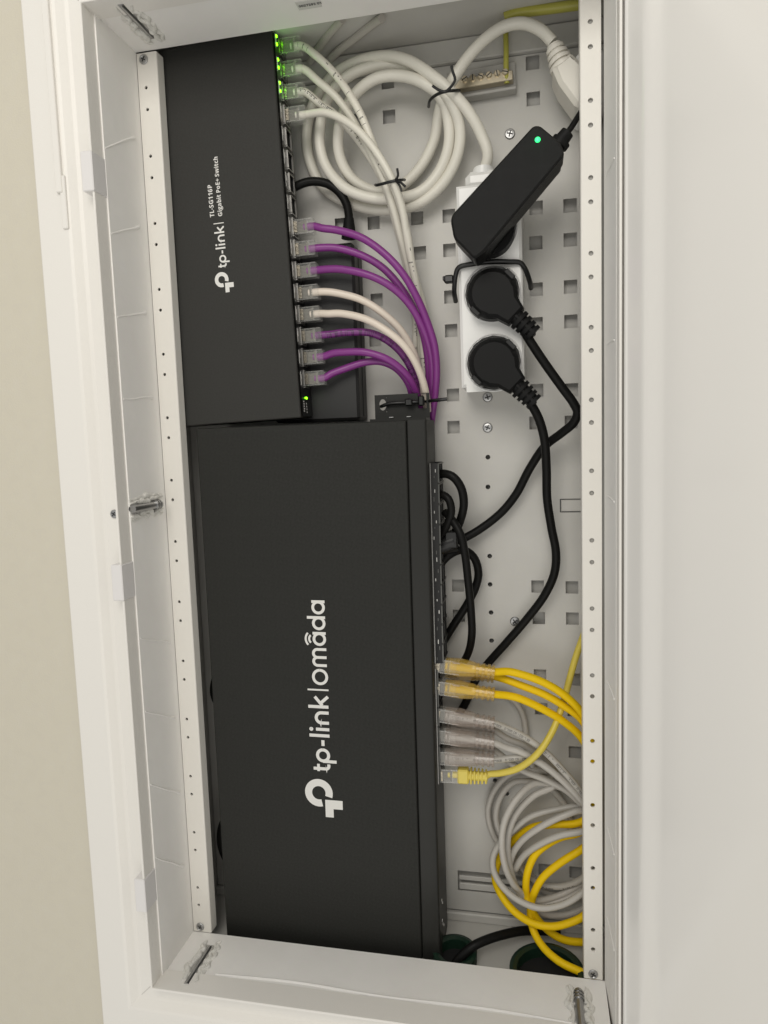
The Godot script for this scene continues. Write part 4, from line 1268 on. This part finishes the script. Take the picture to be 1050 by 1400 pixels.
func make_terminal():
	var t := thing("earth_terminal", "grey earth terminal block with a row of brass screws", "terminal block", Vector3(0.2550, 0.0047, -0.0680))
	var a: Vector3 = Vector3(0.2233, -0.0001, -0.0640)
	var b: Vector3 = Vector3(0.2759, 0.0017, -0.0640)
	var ax := (b - a).normalized()
	var T := Transform3D(Basis(ax, Vector3(0, 0, 1).cross(ax), Vector3(0, 0, 1)), a)
	var L := (b - a).length()
	var c := mb()
	box(c, Vector3(L / 2, 0, -0.0030), Vector3(L, 0.0225, 0.0050), 0.0005, T)
	box(c, Vector3(L / 2, -0.0102, 0.0015), Vector3(L, 0.0022, 0.0070), 0.0004, T)
	part("carrier", c, M.terminal, t)
	var r := mb()
	box(r, Vector3(L / 2 - 0.001, -0.0018, 0.0030), Vector3(L * 0.96, 0.0072, 0.0072), 0.0005, T)
	part("brass_bar", r, M.brass, t)
	for k in 6:
		var s := mb()
		var at := T * Vector3(0.0140 + k * 0.0062, 0.0008, 0.0066)
		lathe(s, [Vector2(0.0024, 0), Vector2(0.0024, 0.0014), Vector2(0.0019, 0.0020), Vector2(0, 0.0020)], at, Vector3(0, 0, 1), 14)
		var sp := part("terminal_screw", s, M.brass, t)
		var x := mb()
		box(x, Vector3.ZERO, Vector3(0.0042, 0.0007, 0.0004), 0, Transform3D(Basis(Vector3(0, 0, 1), 0.5 + k * 1.1), at + Vector3(0, 0, 0.0020)))
		part("screw_slot", x, M.slot, sp)
	var st := mb()
	tube(st, spline([Vector3(0.2693, -0.0046, -0.0600), Vector3(0.2689, 0.0041, -0.0580), Vector3(0.2691, 0.0177, -0.0580), Vector3(0.2690, 0.0298, -0.0590), Vector3(0.2688, 0.0402, -0.0610)]), 0.0021, 10)
	single("earth_wire", st, M.earth_wire, "thin yellow-green wire rising from the terminal block", "wire")
	st = mb()
	tube(st, spline([Vector3(0.2688, 0.0343, -0.0440), Vector3(0.2763, 0.0355, -0.0430), Vector3(0.2926, 0.0348, -0.0420), Vector3(0.3081, 0.0339, -0.0410), Vector3(0.3234, 0.0331, -0.0400), Vector3(0.3335, 0.0330, -0.0400)]), 0.0036, 12)
	single("earth_wire", st, M.earth_wire, "thick yellow-green cable along the top of the box", "cable")
	for q in [["left pale cable rising behind the top edge", [Vector3(0.1132, 0.0324, -0.0600), Vector3(0.1198, 0.0347, -0.0530), Vector3(0.1283, 0.0351, -0.0430), Vector3(0.1371, 0.0357, -0.0330), Vector3(0.1455, 0.0360, -0.0240), Vector3(0.1521, 0.0354, -0.0160)]], ["right pale cable rising behind the top edge", [Vector3(0.1303, 0.0323, -0.0600), Vector3(0.1405, 0.0336, -0.0520), Vector3(0.1527, 0.0348, -0.0440), Vector3(0.1636, 0.0350, -0.0350), Vector3(0.1728, 0.0347, -0.0270), Vector3(0.1813, 0.0327, -0.0180)]]]:
		st = mb()
		tube(st, spline(q[1]), 0.0030, 12)
		single("pale_cable", st, M.grey_cord, q[0], "cable", "pale cables leaving through the top")

func make_conduits():
	for q in [["large dark green conduit end in the lower right corner", Vector3(0.2920, -0.6946, -0.0060), 0.0275], ["small dark green conduit end beside the foot of the lower switch", Vector3(0.2182, -0.6994, -0.0160), 0.0165]]:
		var c: Vector3 = q[1]
		c.y = -0.7030
		var r: float = q[2]
		var t := thing("conduit", q[0], "conduit", c, "green conduit ends in the floor of the box")
		var st := mb()
		lathe(st, [Vector2(r, 0), Vector2(r + 0.0014, 0.002), Vector2(r, 0.004), Vector2(r + 0.0016, 0.0068), Vector2(r + 0.0006, 0.0090), Vector2(r + 0.0018, 0.0110), Vector2(r - 0.0010, 0.0118), Vector2(r - 0.0040, 0.0106), Vector2(r - 0.0044, 0.0010)], c, Vector3(0.0, 1, 0.06), 36)
		part("tube", st, M.conduit, t)
		st = mb()
		lathe(st, [Vector2(0, 0.0022), Vector2(r - 0.004, 0.0022)], c, Vector3(0, 1, 0.06), 30)
		part("bore", st, M.cavity, t)
	var st := mb()
	tube(st, spline([Vector3(0.2188, -0.6998, -0.0100), Vector3(0.2259, -0.6915, -0.0120), Vector3(0.2341, -0.6857, -0.0150), Vector3(0.2455, -0.6838, -0.0220), Vector3(0.2593, -0.6849, -0.0320), Vector3(0.2711, -0.6875, -0.0410), Vector3(0.2849, -0.6911, -0.0490), Vector3(0.3031, -0.6931, -0.0530)]), 0.0037, 14)
	single("black_cord", st, M.black_cord, "black cable arching over the floor below the yellow coil", "cable")
	st = mb()
	tube(st, spline([Vector3(0.030, -0.52, -0.045), Vector3(0.012, -0.505, -0.040), Vector3(0.006, -0.490, -0.040), Vector3(0.012, -0.470, -0.045), Vector3(0.030, -0.46, -0.058)]), 0.0035, 12)
	single("black_cord", st, M.black_cord, "short black cord bulging out in the dark gap at mid height", "cord")
	st = mb()
	tube(st, spline([Vector3(0.040, -0.665, -0.060), Vector3(0.016, -0.655, -0.042), Vector3(0.008, -0.635, -0.036), Vector3(0.010, -0.612, -0.036), Vector3(0.020, -0.60, -0.045), Vector3(0.040, -0.59, -0.060)]), 0.0045, 12)
	single("black_cord", st, M.black_cord, "thick black cord loop in the dark gap near the floor", "cord")

# ---------------------------------------------------------------- network cables
func make_cables():
	plug_meshes()
	var up := func(i: int) -> Vector3: return SG * Vector3(0.0040, port_y(i), -0.0150)
	var tl := SG.basis.get_euler().z
	var nth := ["first", "second", "third", "fourth"]
	var W := [
		[15, [Vector3(0.1288, 0.0169, -0.0235), Vector3(0.1415, 0.0035, -0.0230), Vector3(0.1531, -0.0130, -0.0220), Vector3(0.1628, -0.0313, -0.0210), Vector3(0.1698, -0.0495, -0.0220), Vector3(0.1758, -0.0655, -0.0230), Vector3(0.1840, -0.0809, -0.0240), Vector3(0.1897, -0.0975, -0.0270), Vector3(0.1933, -0.1169, -0.0320), Vector3(0.1948, -0.1370, -0.0400), Vector3(0.1978, -0.1583, -0.0460), Vector3(0.1992, -0.1802, -0.0520), Vector3(0.1995, -0.2087, -0.0560), Vector3(0.1990, -0.2379, -0.0580), Vector3(0.1975, -0.2616, -0.0600)], M.bold_print],
		[14, [Vector3(0.1292, -0.0004, -0.0270), Vector3(0.1412, -0.0115, -0.0280), Vector3(0.1527, -0.0274, -0.0300), Vector3(0.1622, -0.0452, -0.0310), Vector3(0.1709, -0.0625, -0.0300), Vector3(0.1778, -0.0793, -0.0300), Vector3(0.1827, -0.0963, -0.0340), Vector3(0.1862, -0.1141, -0.0400), Vector3(0.1891, -0.1304, -0.0470), Vector3(0.1933, -0.1510, -0.0530), Vector3(0.1966, -0.1733, -0.0580), Vector3(0.1970, -0.2080, -0.0610), Vector3(0.1941, -0.2405, -0.0620)], M.white_cable],
		[13, [Vector3(0.1280, -0.0144, -0.0310), Vector3(0.1402, -0.0232, -0.0340), Vector3(0.1528, -0.0375, -0.0370), Vector3(0.1639, -0.0539, -0.0370), Vector3(0.1728, -0.0703, -0.0360), Vector3(0.1780, -0.0851, -0.0390), Vector3(0.1819, -0.1038, -0.0460), Vector3(0.1858, -0.1248, -0.0530), Vector3(0.1905, -0.1508, -0.0590), Vector3(0.1927, -0.1781, -0.0630), Vector3(0.1901, -0.2132, -0.0650), Vector3(0.1868, -0.2430, -0.0650)], M.white_print],
		[12, [Vector3(0.1343, -0.0253, -0.0220), Vector3(0.1472, -0.0319, -0.0200), Vector3(0.1595, -0.0416, -0.0190), Vector3(0.1705, -0.0547, -0.0180), Vector3(0.1800, -0.0699, -0.0180), Vector3(0.1870, -0.0846, -0.0200), Vector3(0.1911, -0.0998, -0.0250), Vector3(0.1927, -0.1168, -0.0320), Vector3(0.1939, -0.1327, -0.0390), Vector3(0.1969, -0.1498, -0.0460), Vector3(0.2015, -0.1714, -0.0540), Vector3(0.2029, -0.2027, -0.0590), Vector3(0.2009, -0.2408, -0.0610)], M.white_cable],
	]
	var wl := ["topmost white network cable with bold black marks, in the upper switch", "second white network cable from the top, plain, in the upper switch", "third white network cable from the top, with fine print", "fourth white network cable from the top, curving over the bundle"]
	for k in 4:
		network_cable(wl[k], up.call(W[k][0]), W[k][1], 0.0029, W[k][2], "white network cables at the top of the upper switch", tl - 0.03)
	var P := [
		[7, "topmost purple network cable, arching widest", [Vector3(0.1271, -0.1081, -0.0260), Vector3(0.1388, -0.1106, -0.0260), Vector3(0.1586, -0.1183, -0.0250), Vector3(0.1776, -0.1330, -0.0250), Vector3(0.1909, -0.1489, -0.0270), Vector3(0.2002, -0.1665, -0.0300), Vector3(0.2065, -0.1834, -0.0340), Vector3(0.2112, -0.2016, -0.0380), Vector3(0.2116, -0.2191, -0.0440), Vector3(0.2092, -0.2376, -0.0500), Vector3(0.2057, -0.2543, -0.0550), Vector3(0.2028, -0.2678, -0.0600)], M.purple],
		[6, "second purple network cable from the top", [Vector3(0.1276, -0.1223, -0.0280), Vector3(0.1374, -0.1232, -0.0290), Vector3(0.1567, -0.1298, -0.0310), Vector3(0.1726, -0.1399, -0.0340), Vector3(0.1866, -0.1564, -0.0370), Vector3(0.1964, -0.1749, -0.0410), Vector3(0.2021, -0.1944, -0.0460), Vector3(0.2041, -0.2180, -0.0520), Vector3(0.2019, -0.2440, -0.0580)], M.purple],
		[5, "third purple network cable from the top, above the two cream ones", [Vector3(0.1299, -0.1393, -0.0260), Vector3(0.1408, -0.1404, -0.0250), Vector3(0.1629, -0.1467, -0.0240), Vector3(0.1795, -0.1558, -0.0260), Vector3(0.1927, -0.1687, -0.0300), Vector3(0.2022, -0.1863, -0.0350), Vector3(0.2071, -0.2048, -0.0420), Vector3(0.2073, -0.2242, -0.0490), Vector3(0.2039, -0.2471, -0.0560)], M.purple],
		[4, "upper cream network cable between the purple ones", [Vector3(0.1283, -0.1562, -0.0270), Vector3(0.1374, -0.1578, -0.0280), Vector3(0.1559, -0.1640, -0.0290), Vector3(0.1720, -0.1748, -0.0310), Vector3(0.1852, -0.1884, -0.0360), Vector3(0.1940, -0.2063, -0.0430), Vector3(0.1974, -0.2265, -0.0510), Vector3(0.1969, -0.2497, -0.0580)], M.cream_cable],
		[3, "lower cream network cable, above the dark-marked purple one", [Vector3(0.1299, -0.1735, -0.0250), Vector3(0.1397, -0.1741, -0.0240), Vector3(0.1599, -0.1799, -0.0220), Vector3(0.1765, -0.1899, -0.0210), Vector3(0.1898, -0.2020, -0.0240), Vector3(0.1980, -0.2167, -0.0310), Vector3(0.2023, -0.2343, -0.0410), Vector3(0.2026, -0.2513, -0.0520)], M.cream_cable],
		[2, "purple network cable with dark blotches along it", [Vector3(0.1301, -0.1889, -0.0280), Vector3(0.1410, -0.1879, -0.0300), Vector3(0.1626, -0.1895, -0.0340), Vector3(0.1786, -0.1991, -0.0380), Vector3(0.1881, -0.2112, -0.0420), Vector3(0.1933, -0.2254, -0.0470), Vector3(0.1945, -0.2438, -0.0550)], M.purple_print],
		[1, "second purple network cable from the bottom, under the blotched one", [Vector3(0.1319, -0.2040, -0.0260), Vector3(0.1411, -0.2038, -0.0250), Vector3(0.1596, -0.2052, -0.0240), Vector3(0.1776, -0.2122, -0.0260), Vector3(0.1893, -0.2234, -0.0330), Vector3(0.1947, -0.2361, -0.0440), Vector3(0.1961, -0.2510, -0.0550)], M.purple],
		[0, "lowest purple network cable, rising from its plug before bending down", [Vector3(0.1294, -0.2197, -0.0280), Vector3(0.1393, -0.2163, -0.0300), Vector3(0.1563, -0.2118, -0.0320), Vector3(0.1689, -0.2118, -0.0340), Vector3(0.1803, -0.2174, -0.0380), Vector3(0.1888, -0.2300, -0.0450), Vector3(0.1905, -0.2495, -0.0560)], M.purple],
	]
	for p in P:
		network_cable(p[1], up.call(p[0]), p[2], 0.0029, p[3], "purple and cream network cables of the upper switch", tl)
	# lower switch: booted cables
	var gy := "yellow network cables of the lower switch"
	var Y := [
		[Vector3(0.2108, -0.4548, -0.0270), "uppermost yellow network cable in a clear boot", [Vector3(0.2640, -0.4594, -0.0300), Vector3(0.2737, -0.4611, -0.0300), Vector3(0.2917, -0.4672, -0.0300), Vector3(0.3073, -0.4767, -0.0300), Vector3(0.3206, -0.4911, -0.0320), Vector3(0.3292, -0.5108, -0.0360), Vector3(0.3333, -0.5396, -0.0400), Vector3(0.3319, -0.5695, -0.0440), Vector3(0.3257, -0.5855, -0.0460), Vector3(0.3165, -0.5918, -0.0470), Vector3(0.3007, -0.5949, -0.0490), Vector3(0.2823, -0.6008, -0.0520), Vector3(0.2694, -0.6115, -0.0540), Vector3(0.2582, -0.6250, -0.0550), Vector3(0.2512, -0.6396, -0.0540), Vector3(0.2500, -0.6485, -0.0490), Vector3(0.2553, -0.6558, -0.0400), Vector3(0.2661, -0.6654, -0.0340), Vector3(0.2809, -0.6719, -0.0310), Vector3(0.2967, -0.6723, -0.0300), Vector3(0.3111, -0.6671, -0.0300), Vector3(0.3216, -0.6616, -0.0320), Vector3(0.3299, -0.6527, -0.0360), Vector3(0.3339, -0.6372, -0.0420)]],
		[Vector3(0.2093, -0.4635, -0.0420), "middle yellow network cable, close under the uppermost", [Vector3(0.2636, -0.4694, -0.0380), Vector3(0.2734, -0.4726, -0.0370), Vector3(0.2917, -0.4790, -0.0360), Vector3(0.3075, -0.4883, -0.0370), Vector3(0.3211, -0.5003, -0.0400), Vector3(0.3305, -0.5242, -0.0460), Vector3(0.3341, -0.5569, -0.0500), Vector3(0.3336, -0.5894, -0.0520), Vector3(0.3288, -0.6077, -0.0500), Vector3(0.3210, -0.6131, -0.0460), Vector3(0.3026, -0.6245, -0.0410), Vector3(0.2896, -0.6360, -0.0380), Vector3(0.2823, -0.6509, -0.0380), Vector3(0.2791, -0.6682, -0.0410), Vector3(0.2814, -0.6799, -0.0340), Vector3(0.2889, -0.6863, -0.0240), Vector3(0.3012, -0.6897, -0.0140), Vector3(0.3156, -0.6928, -0.0100), Vector3(0.3294, -0.6971, -0.0100)]],
		[Vector3(0.2103, -0.4731, -0.0270), "lowest of the deep yellow network cables in clear boots", [Vector3(0.2637, -0.4792, -0.0300), Vector3(0.2723, -0.4813, -0.0310), Vector3(0.2915, -0.4905, -0.0330), Vector3(0.3073, -0.5011, -0.0360), Vector3(0.3210, -0.5154, -0.0400), Vector3(0.3303, -0.5387, -0.0440), Vector3(0.3327, -0.5679, -0.0470), Vector3(0.3287, -0.5907, -0.0480), Vector3(0.3182, -0.6005, -0.0480), Vector3(0.3053, -0.6043, -0.0470), Vector3(0.2946, -0.6098, -0.0450), Vector3(0.2839, -0.6186, -0.0420), Vector3(0.2772, -0.6341, -0.0400), Vector3(0.2763, -0.6536, -0.0410), Vector3(0.2827, -0.6717, -0.0410), Vector3(0.2927, -0.6829, -0.0400), Vector3(0.3056, -0.6901, -0.0400), Vector3(0.3204, -0.6921, -0.0420), Vector3(0.3323, -0.6917, -0.0460)]],
	]
	for y in Y: network_cable(y[1], y[0], y[2], 0.0031, M.yellow, gy, -0.10, 1)
	var gg := "grey network cables of the lower switch"
	var G := [
		[Vector3(0.2098, -0.4958, -0.0270), "uppermost grey network cable with faint print", [Vector3(0.2633, -0.5065, -0.0300), Vector3(0.2719, -0.5102, -0.0300), Vector3(0.2878, -0.5202, -0.0300), Vector3(0.3041, -0.5367, -0.0310), Vector3(0.3216, -0.5607, -0.0340), Vector3(0.3304, -0.5861, -0.0400), Vector3(0.3325, -0.6145, -0.0460), Vector3(0.3276, -0.6335, -0.0500), Vector3(0.3183, -0.6460, -0.0530), Vector3(0.3035, -0.6535, -0.0550), Vector3(0.2872, -0.6532, -0.0560), Vector3(0.2751, -0.6458, -0.0550), Vector3(0.2680, -0.6328, -0.0520), Vector3(0.2669, -0.6357, -0.0460), Vector3(0.2749, -0.6201, -0.0420), Vector3(0.2887, -0.6068, -0.0390), Vector3(0.3039, -0.5979, -0.0380), Vector3(0.3206, -0.5938, -0.0390), Vector3(0.3323, -0.5920, -0.0430)], M.grey_print],
		[Vector3(0.2093, -0.5137, -0.0270), "second grey network cable from the top", [Vector3(0.2636, -0.5229, -0.0300), Vector3(0.2728, -0.5254, -0.0300), Vector3(0.2910, -0.5352, -0.0300), Vector3(0.3068, -0.5487, -0.0310), Vector3(0.3215, -0.5657, -0.0330), Vector3(0.3308, -0.5818, -0.0380), Vector3(0.3341, -0.5943, -0.0440), Vector3(0.3312, -0.5872, -0.0500), Vector3(0.3223, -0.5800, -0.0470), Vector3(0.3071, -0.5834, -0.0430), Vector3(0.2888, -0.5933, -0.0410), Vector3(0.2733, -0.6074, -0.0420), Vector3(0.2647, -0.6229, -0.0440), Vector3(0.2625, -0.6407, -0.0460), Vector3(0.2677, -0.6552, -0.0480), Vector3(0.2773, -0.6641, -0.0500), Vector3(0.2912, -0.6673, -0.0520), Vector3(0.3093, -0.6627, -0.0540), Vector3(0.3244, -0.6539, -0.0560)], M.grey_cord],
		[Vector3(0.2089, -0.5317, -0.0270), "third grey network cable, just above the pale yellow plug", [Vector3(0.2629, -0.5316, -0.0300), Vector3(0.2716, -0.5309, -0.0310), Vector3(0.2819, -0.5328, -0.0340), Vector3(0.2940, -0.5413, -0.0380), Vector3(0.3067, -0.5536, -0.0420), Vector3(0.3211, -0.5720, -0.0460), Vector3(0.3312, -0.5834, -0.0500), Vector3(0.3227, -0.5795, -0.0520), Vector3(0.3009, -0.5833, -0.0510), Vector3(0.2794, -0.5903, -0.0490), Vector3(0.2667, -0.6006, -0.0470), Vector3(0.2564, -0.6107, -0.0440), Vector3(0.2497, -0.6212, -0.0410), Vector3(0.2491, -0.6317, -0.0380), Vector3(0.2551, -0.6421, -0.0340), Vector3(0.2665, -0.6504, -0.0300), Vector3(0.2852, -0.6552, -0.0270), Vector3(0.3036, -0.6503, -0.0260), Vector3(0.3208, -0.6381, -0.0270), Vector3(0.3313, -0.6279, -0.0320)], M.grey_print],
		[Vector3(0.2092, -0.5092, -0.0430), "grey network cable in the deeper row, upper one", [Vector3(0.2627, -0.5203, -0.0420), Vector3(0.2761, -0.5251, -0.0420), Vector3(0.2895, -0.5351, -0.0440), Vector3(0.3011, -0.5507, -0.0480), Vector3(0.2993, -0.5619, -0.0500), Vector3(0.2838, -0.5692, -0.0460), Vector3(0.2713, -0.5807, -0.0420), Vector3(0.2653, -0.5909, -0.0400), Vector3(0.2614, -0.6079, -0.0400), Vector3(0.2628, -0.6309, -0.0410), Vector3(0.2679, -0.6493, -0.0430), Vector3(0.2773, -0.6667, -0.0470), Vector3(0.2911, -0.6772, -0.0510), Vector3(0.3093, -0.6772, -0.0540), Vector3(0.3261, -0.6701, -0.0560)], M.grey_cord],
		[Vector3(0.2088, -0.5270, -0.0430), "grey network cable in the deeper row, lower one", [Vector3(0.2624, -0.5391, -0.0420), Vector3(0.2741, -0.5464, -0.0420), Vector3(0.2928, -0.5543, -0.0440), Vector3(0.3096, -0.5635, -0.0460), Vector3(0.3220, -0.5766, -0.0500), Vector3(0.3188, -0.5737, -0.0560), Vector3(0.3041, -0.5648, -0.0540), Vector3(0.2839, -0.5591, -0.0460), Vector3(0.2698, -0.5676, -0.0360), Vector3(0.2604, -0.5832, -0.0310), Vector3(0.2573, -0.5986, -0.0290), Vector3(0.2581, -0.6168, -0.0300), Vector3(0.2619, -0.6324, -0.0320), Vector3(0.2716, -0.6521, -0.0400), Vector3(0.2852, -0.6626, -0.0480), Vector3(0.3034, -0.6607, -0.0540), Vector3(0.3245, -0.6487, -0.0580)], M.grey_cord],
	]
	var gt := [-0.13, -0.09, -0.01, -0.12, -0.10]
	for k in G.size(): network_cable(G[k][1], G[k][0], G[k][2], 0.0027, G[k][3], gg, gt[k], 1)
	var loops := [
		["outermost left grey cable loop, lying on the back plate", [Vector3(0.2943, -0.5554, -0.0620), Vector3(0.2743, -0.5561, -0.0620), Vector3(0.2601, -0.5629, -0.0620), Vector3(0.2493, -0.5768, -0.0620), Vector3(0.2440, -0.5958, -0.0620), Vector3(0.2476, -0.6130, -0.0600), Vector3(0.2579, -0.6300, -0.0600), Vector3(0.2731, -0.6499, -0.0620), Vector3(0.2945, -0.6671, -0.0640), Vector3(0.3249, -0.6665, -0.0640)]],
		["inner left grey cable loop, lying on the back plate", [Vector3(0.3044, -0.5634, -0.0640), Vector3(0.2863, -0.5650, -0.0620), Vector3(0.2662, -0.5667, -0.0600), Vector3(0.2551, -0.5796, -0.0580), Vector3(0.2512, -0.5959, -0.0560), Vector3(0.2547, -0.6108, -0.0550), Vector3(0.2641, -0.6328, -0.0600), Vector3(0.2823, -0.6536, -0.0640)]],
		["grey cable end behind the yellow plugs", [Vector3(0.2414, -0.4935, -0.0640), Vector3(0.2587, -0.4914, -0.0640), Vector3(0.2696, -0.4982, -0.0630), Vector3(0.2755, -0.5103, -0.0620), Vector3(0.2771, -0.5239, -0.0610), Vector3(0.2787, -0.5409, -0.0620), Vector3(0.2864, -0.5608, -0.0640), Vector3(0.3014, -0.5765, -0.0650), Vector3(0.3121, -0.5919, -0.0650), Vector3(0.3132, -0.6114, -0.0650)]],
	]
	for l in loops:
		var st := mb()
		tube(st, spline(l[1]), 0.0026, 14)
		single("grey_cable", st, M.grey_cord, l[0], "cable", "spare grey cable loops at the lower right")
	# the pale yellow patch cord with its moulded boot
	var at: Vector3 = Vector3(0.2108, -0.5468, -0.0275)
	var t := thing("network_cable", "pale yellow network cable with a ribbed boot, below the grey plugs", "network cable", at)
	plug_on(t, at, 0.0)
	var b := mb()
	box(b, at + Vector3(0.0165, 0, 0), Vector3(0.0095, 0.0120, 0.0090), 0.0012)
	for k in 5: box(b, at + Vector3(0.0228 + k * 0.0030, 0, 0), Vector3(0.0016, 0.0112 - 0.0004 * k, 0.0088 - 0.0003 * k), 0.0005)
	tube(b, PackedVector3Array([at + Vector3(0.019, 0, 0), at + Vector3(0.036, 0, 0)]), 0.0038, 12)
	part("boot", b, M.pale_boot, t)
	var p := [at + Vector3(0.004, 0, 0), at + Vector3(0.034, 0, 0)]
	p.append_array([Vector3(0.2476, -0.5454, -0.0290), Vector3(0.2570, -0.5433, -0.0280), Vector3(0.2716, -0.5371, -0.0260), Vector3(0.2872, -0.5224, -0.0240), Vector3(0.2987, -0.5066, -0.0320), Vector3(0.3077, -0.4857, -0.0430), Vector3(0.3137, -0.4645, -0.0470), Vector3(0.3178, -0.4502, -0.0480), Vector3(0.3219, -0.4380, -0.0480), Vector3(0.3275, -0.4173, -0.0400), Vector3(0.3312, -0.3978, -0.0440)])
	cord(t, p, 0.0027, M.pale_yellow)

# ---------------------------------------------------------------- everything
func _ready():
	var cam := Camera3D.new()
	cam.name = "camera"
	cam.transform = Transform3D(Basis(Vector3(0.978080, -0.033332, -0.205545), Vector3(0.011138, 0.994067, -0.108200), Vector3(0.207931, 0.103539, 0.972648)), Vector3(0.2866, -0.2719, 0.5246))
	cam.fov = 71.603
	cam.near = 0.02
	cam.far = 20.0
	add_child(cam)
	cam.current = true
	var we := WorldEnvironment.new()
	we.name = "environment"
	var env := Environment.new()
	env.background_mode = Environment.BG_COLOR
	env.background_color = Color(0.61, 0.61, 0.602)
	env.background_energy_multiplier = 1.0
	env.tonemap_mode = Environment.TONE_MAPPER_LINEAR
	env.tonemap_exposure = 1.58
	env.sdfgi_enabled = true; env.ssao_enabled = true; env.ssil_enabled = true
	we.environment = env
	add_child(we)
	# the room's ceiling lamp, above and behind the viewer
	var lamp := AreaLight3D.new()
	lamp.name = "room_lamp"
	lamp.area_size = Vector2(0.5, 0.5)
	lamp.light_color = Color(1.0, 0.98, 0.945)
	lamp.light_energy = 0.30
	lamp.area_range = 8.0
	lamp.shadow_enabled = true
	lamp.look_at_from_position(Vector3(0.15, 0.25, 0.92), Vector3(0.17, -0.25, 0.0))
	add_child(lamp)
	# light from the bright side of the room, lower and to the right
	var fill := AreaLight3D.new()
	fill.name = "room_light"
	fill.area_size = Vector2(1.2, 1.2)
	fill.light_color = Color(1.0, 0.98, 0.945)
	fill.light_energy = 0.34
	fill.area_range = 8.0
	fill.shadow_enabled = true
	fill.look_at_from_position(Vector3(0.20, -1.15, 1.45), Vector3(0.17, -0.2, 0.0))
	add_child(fill)
	make_materials()
	make_wall()
	make_cabinet()
	make_upper_switch()
	make_lower_switch()
	make_power_brick()
	make_power_strip()
	make_wall_socket()
	make_adapter()
	make_black_plugs()
	make_ties()
	make_terminal()
	make_conduits()
	make_cables()
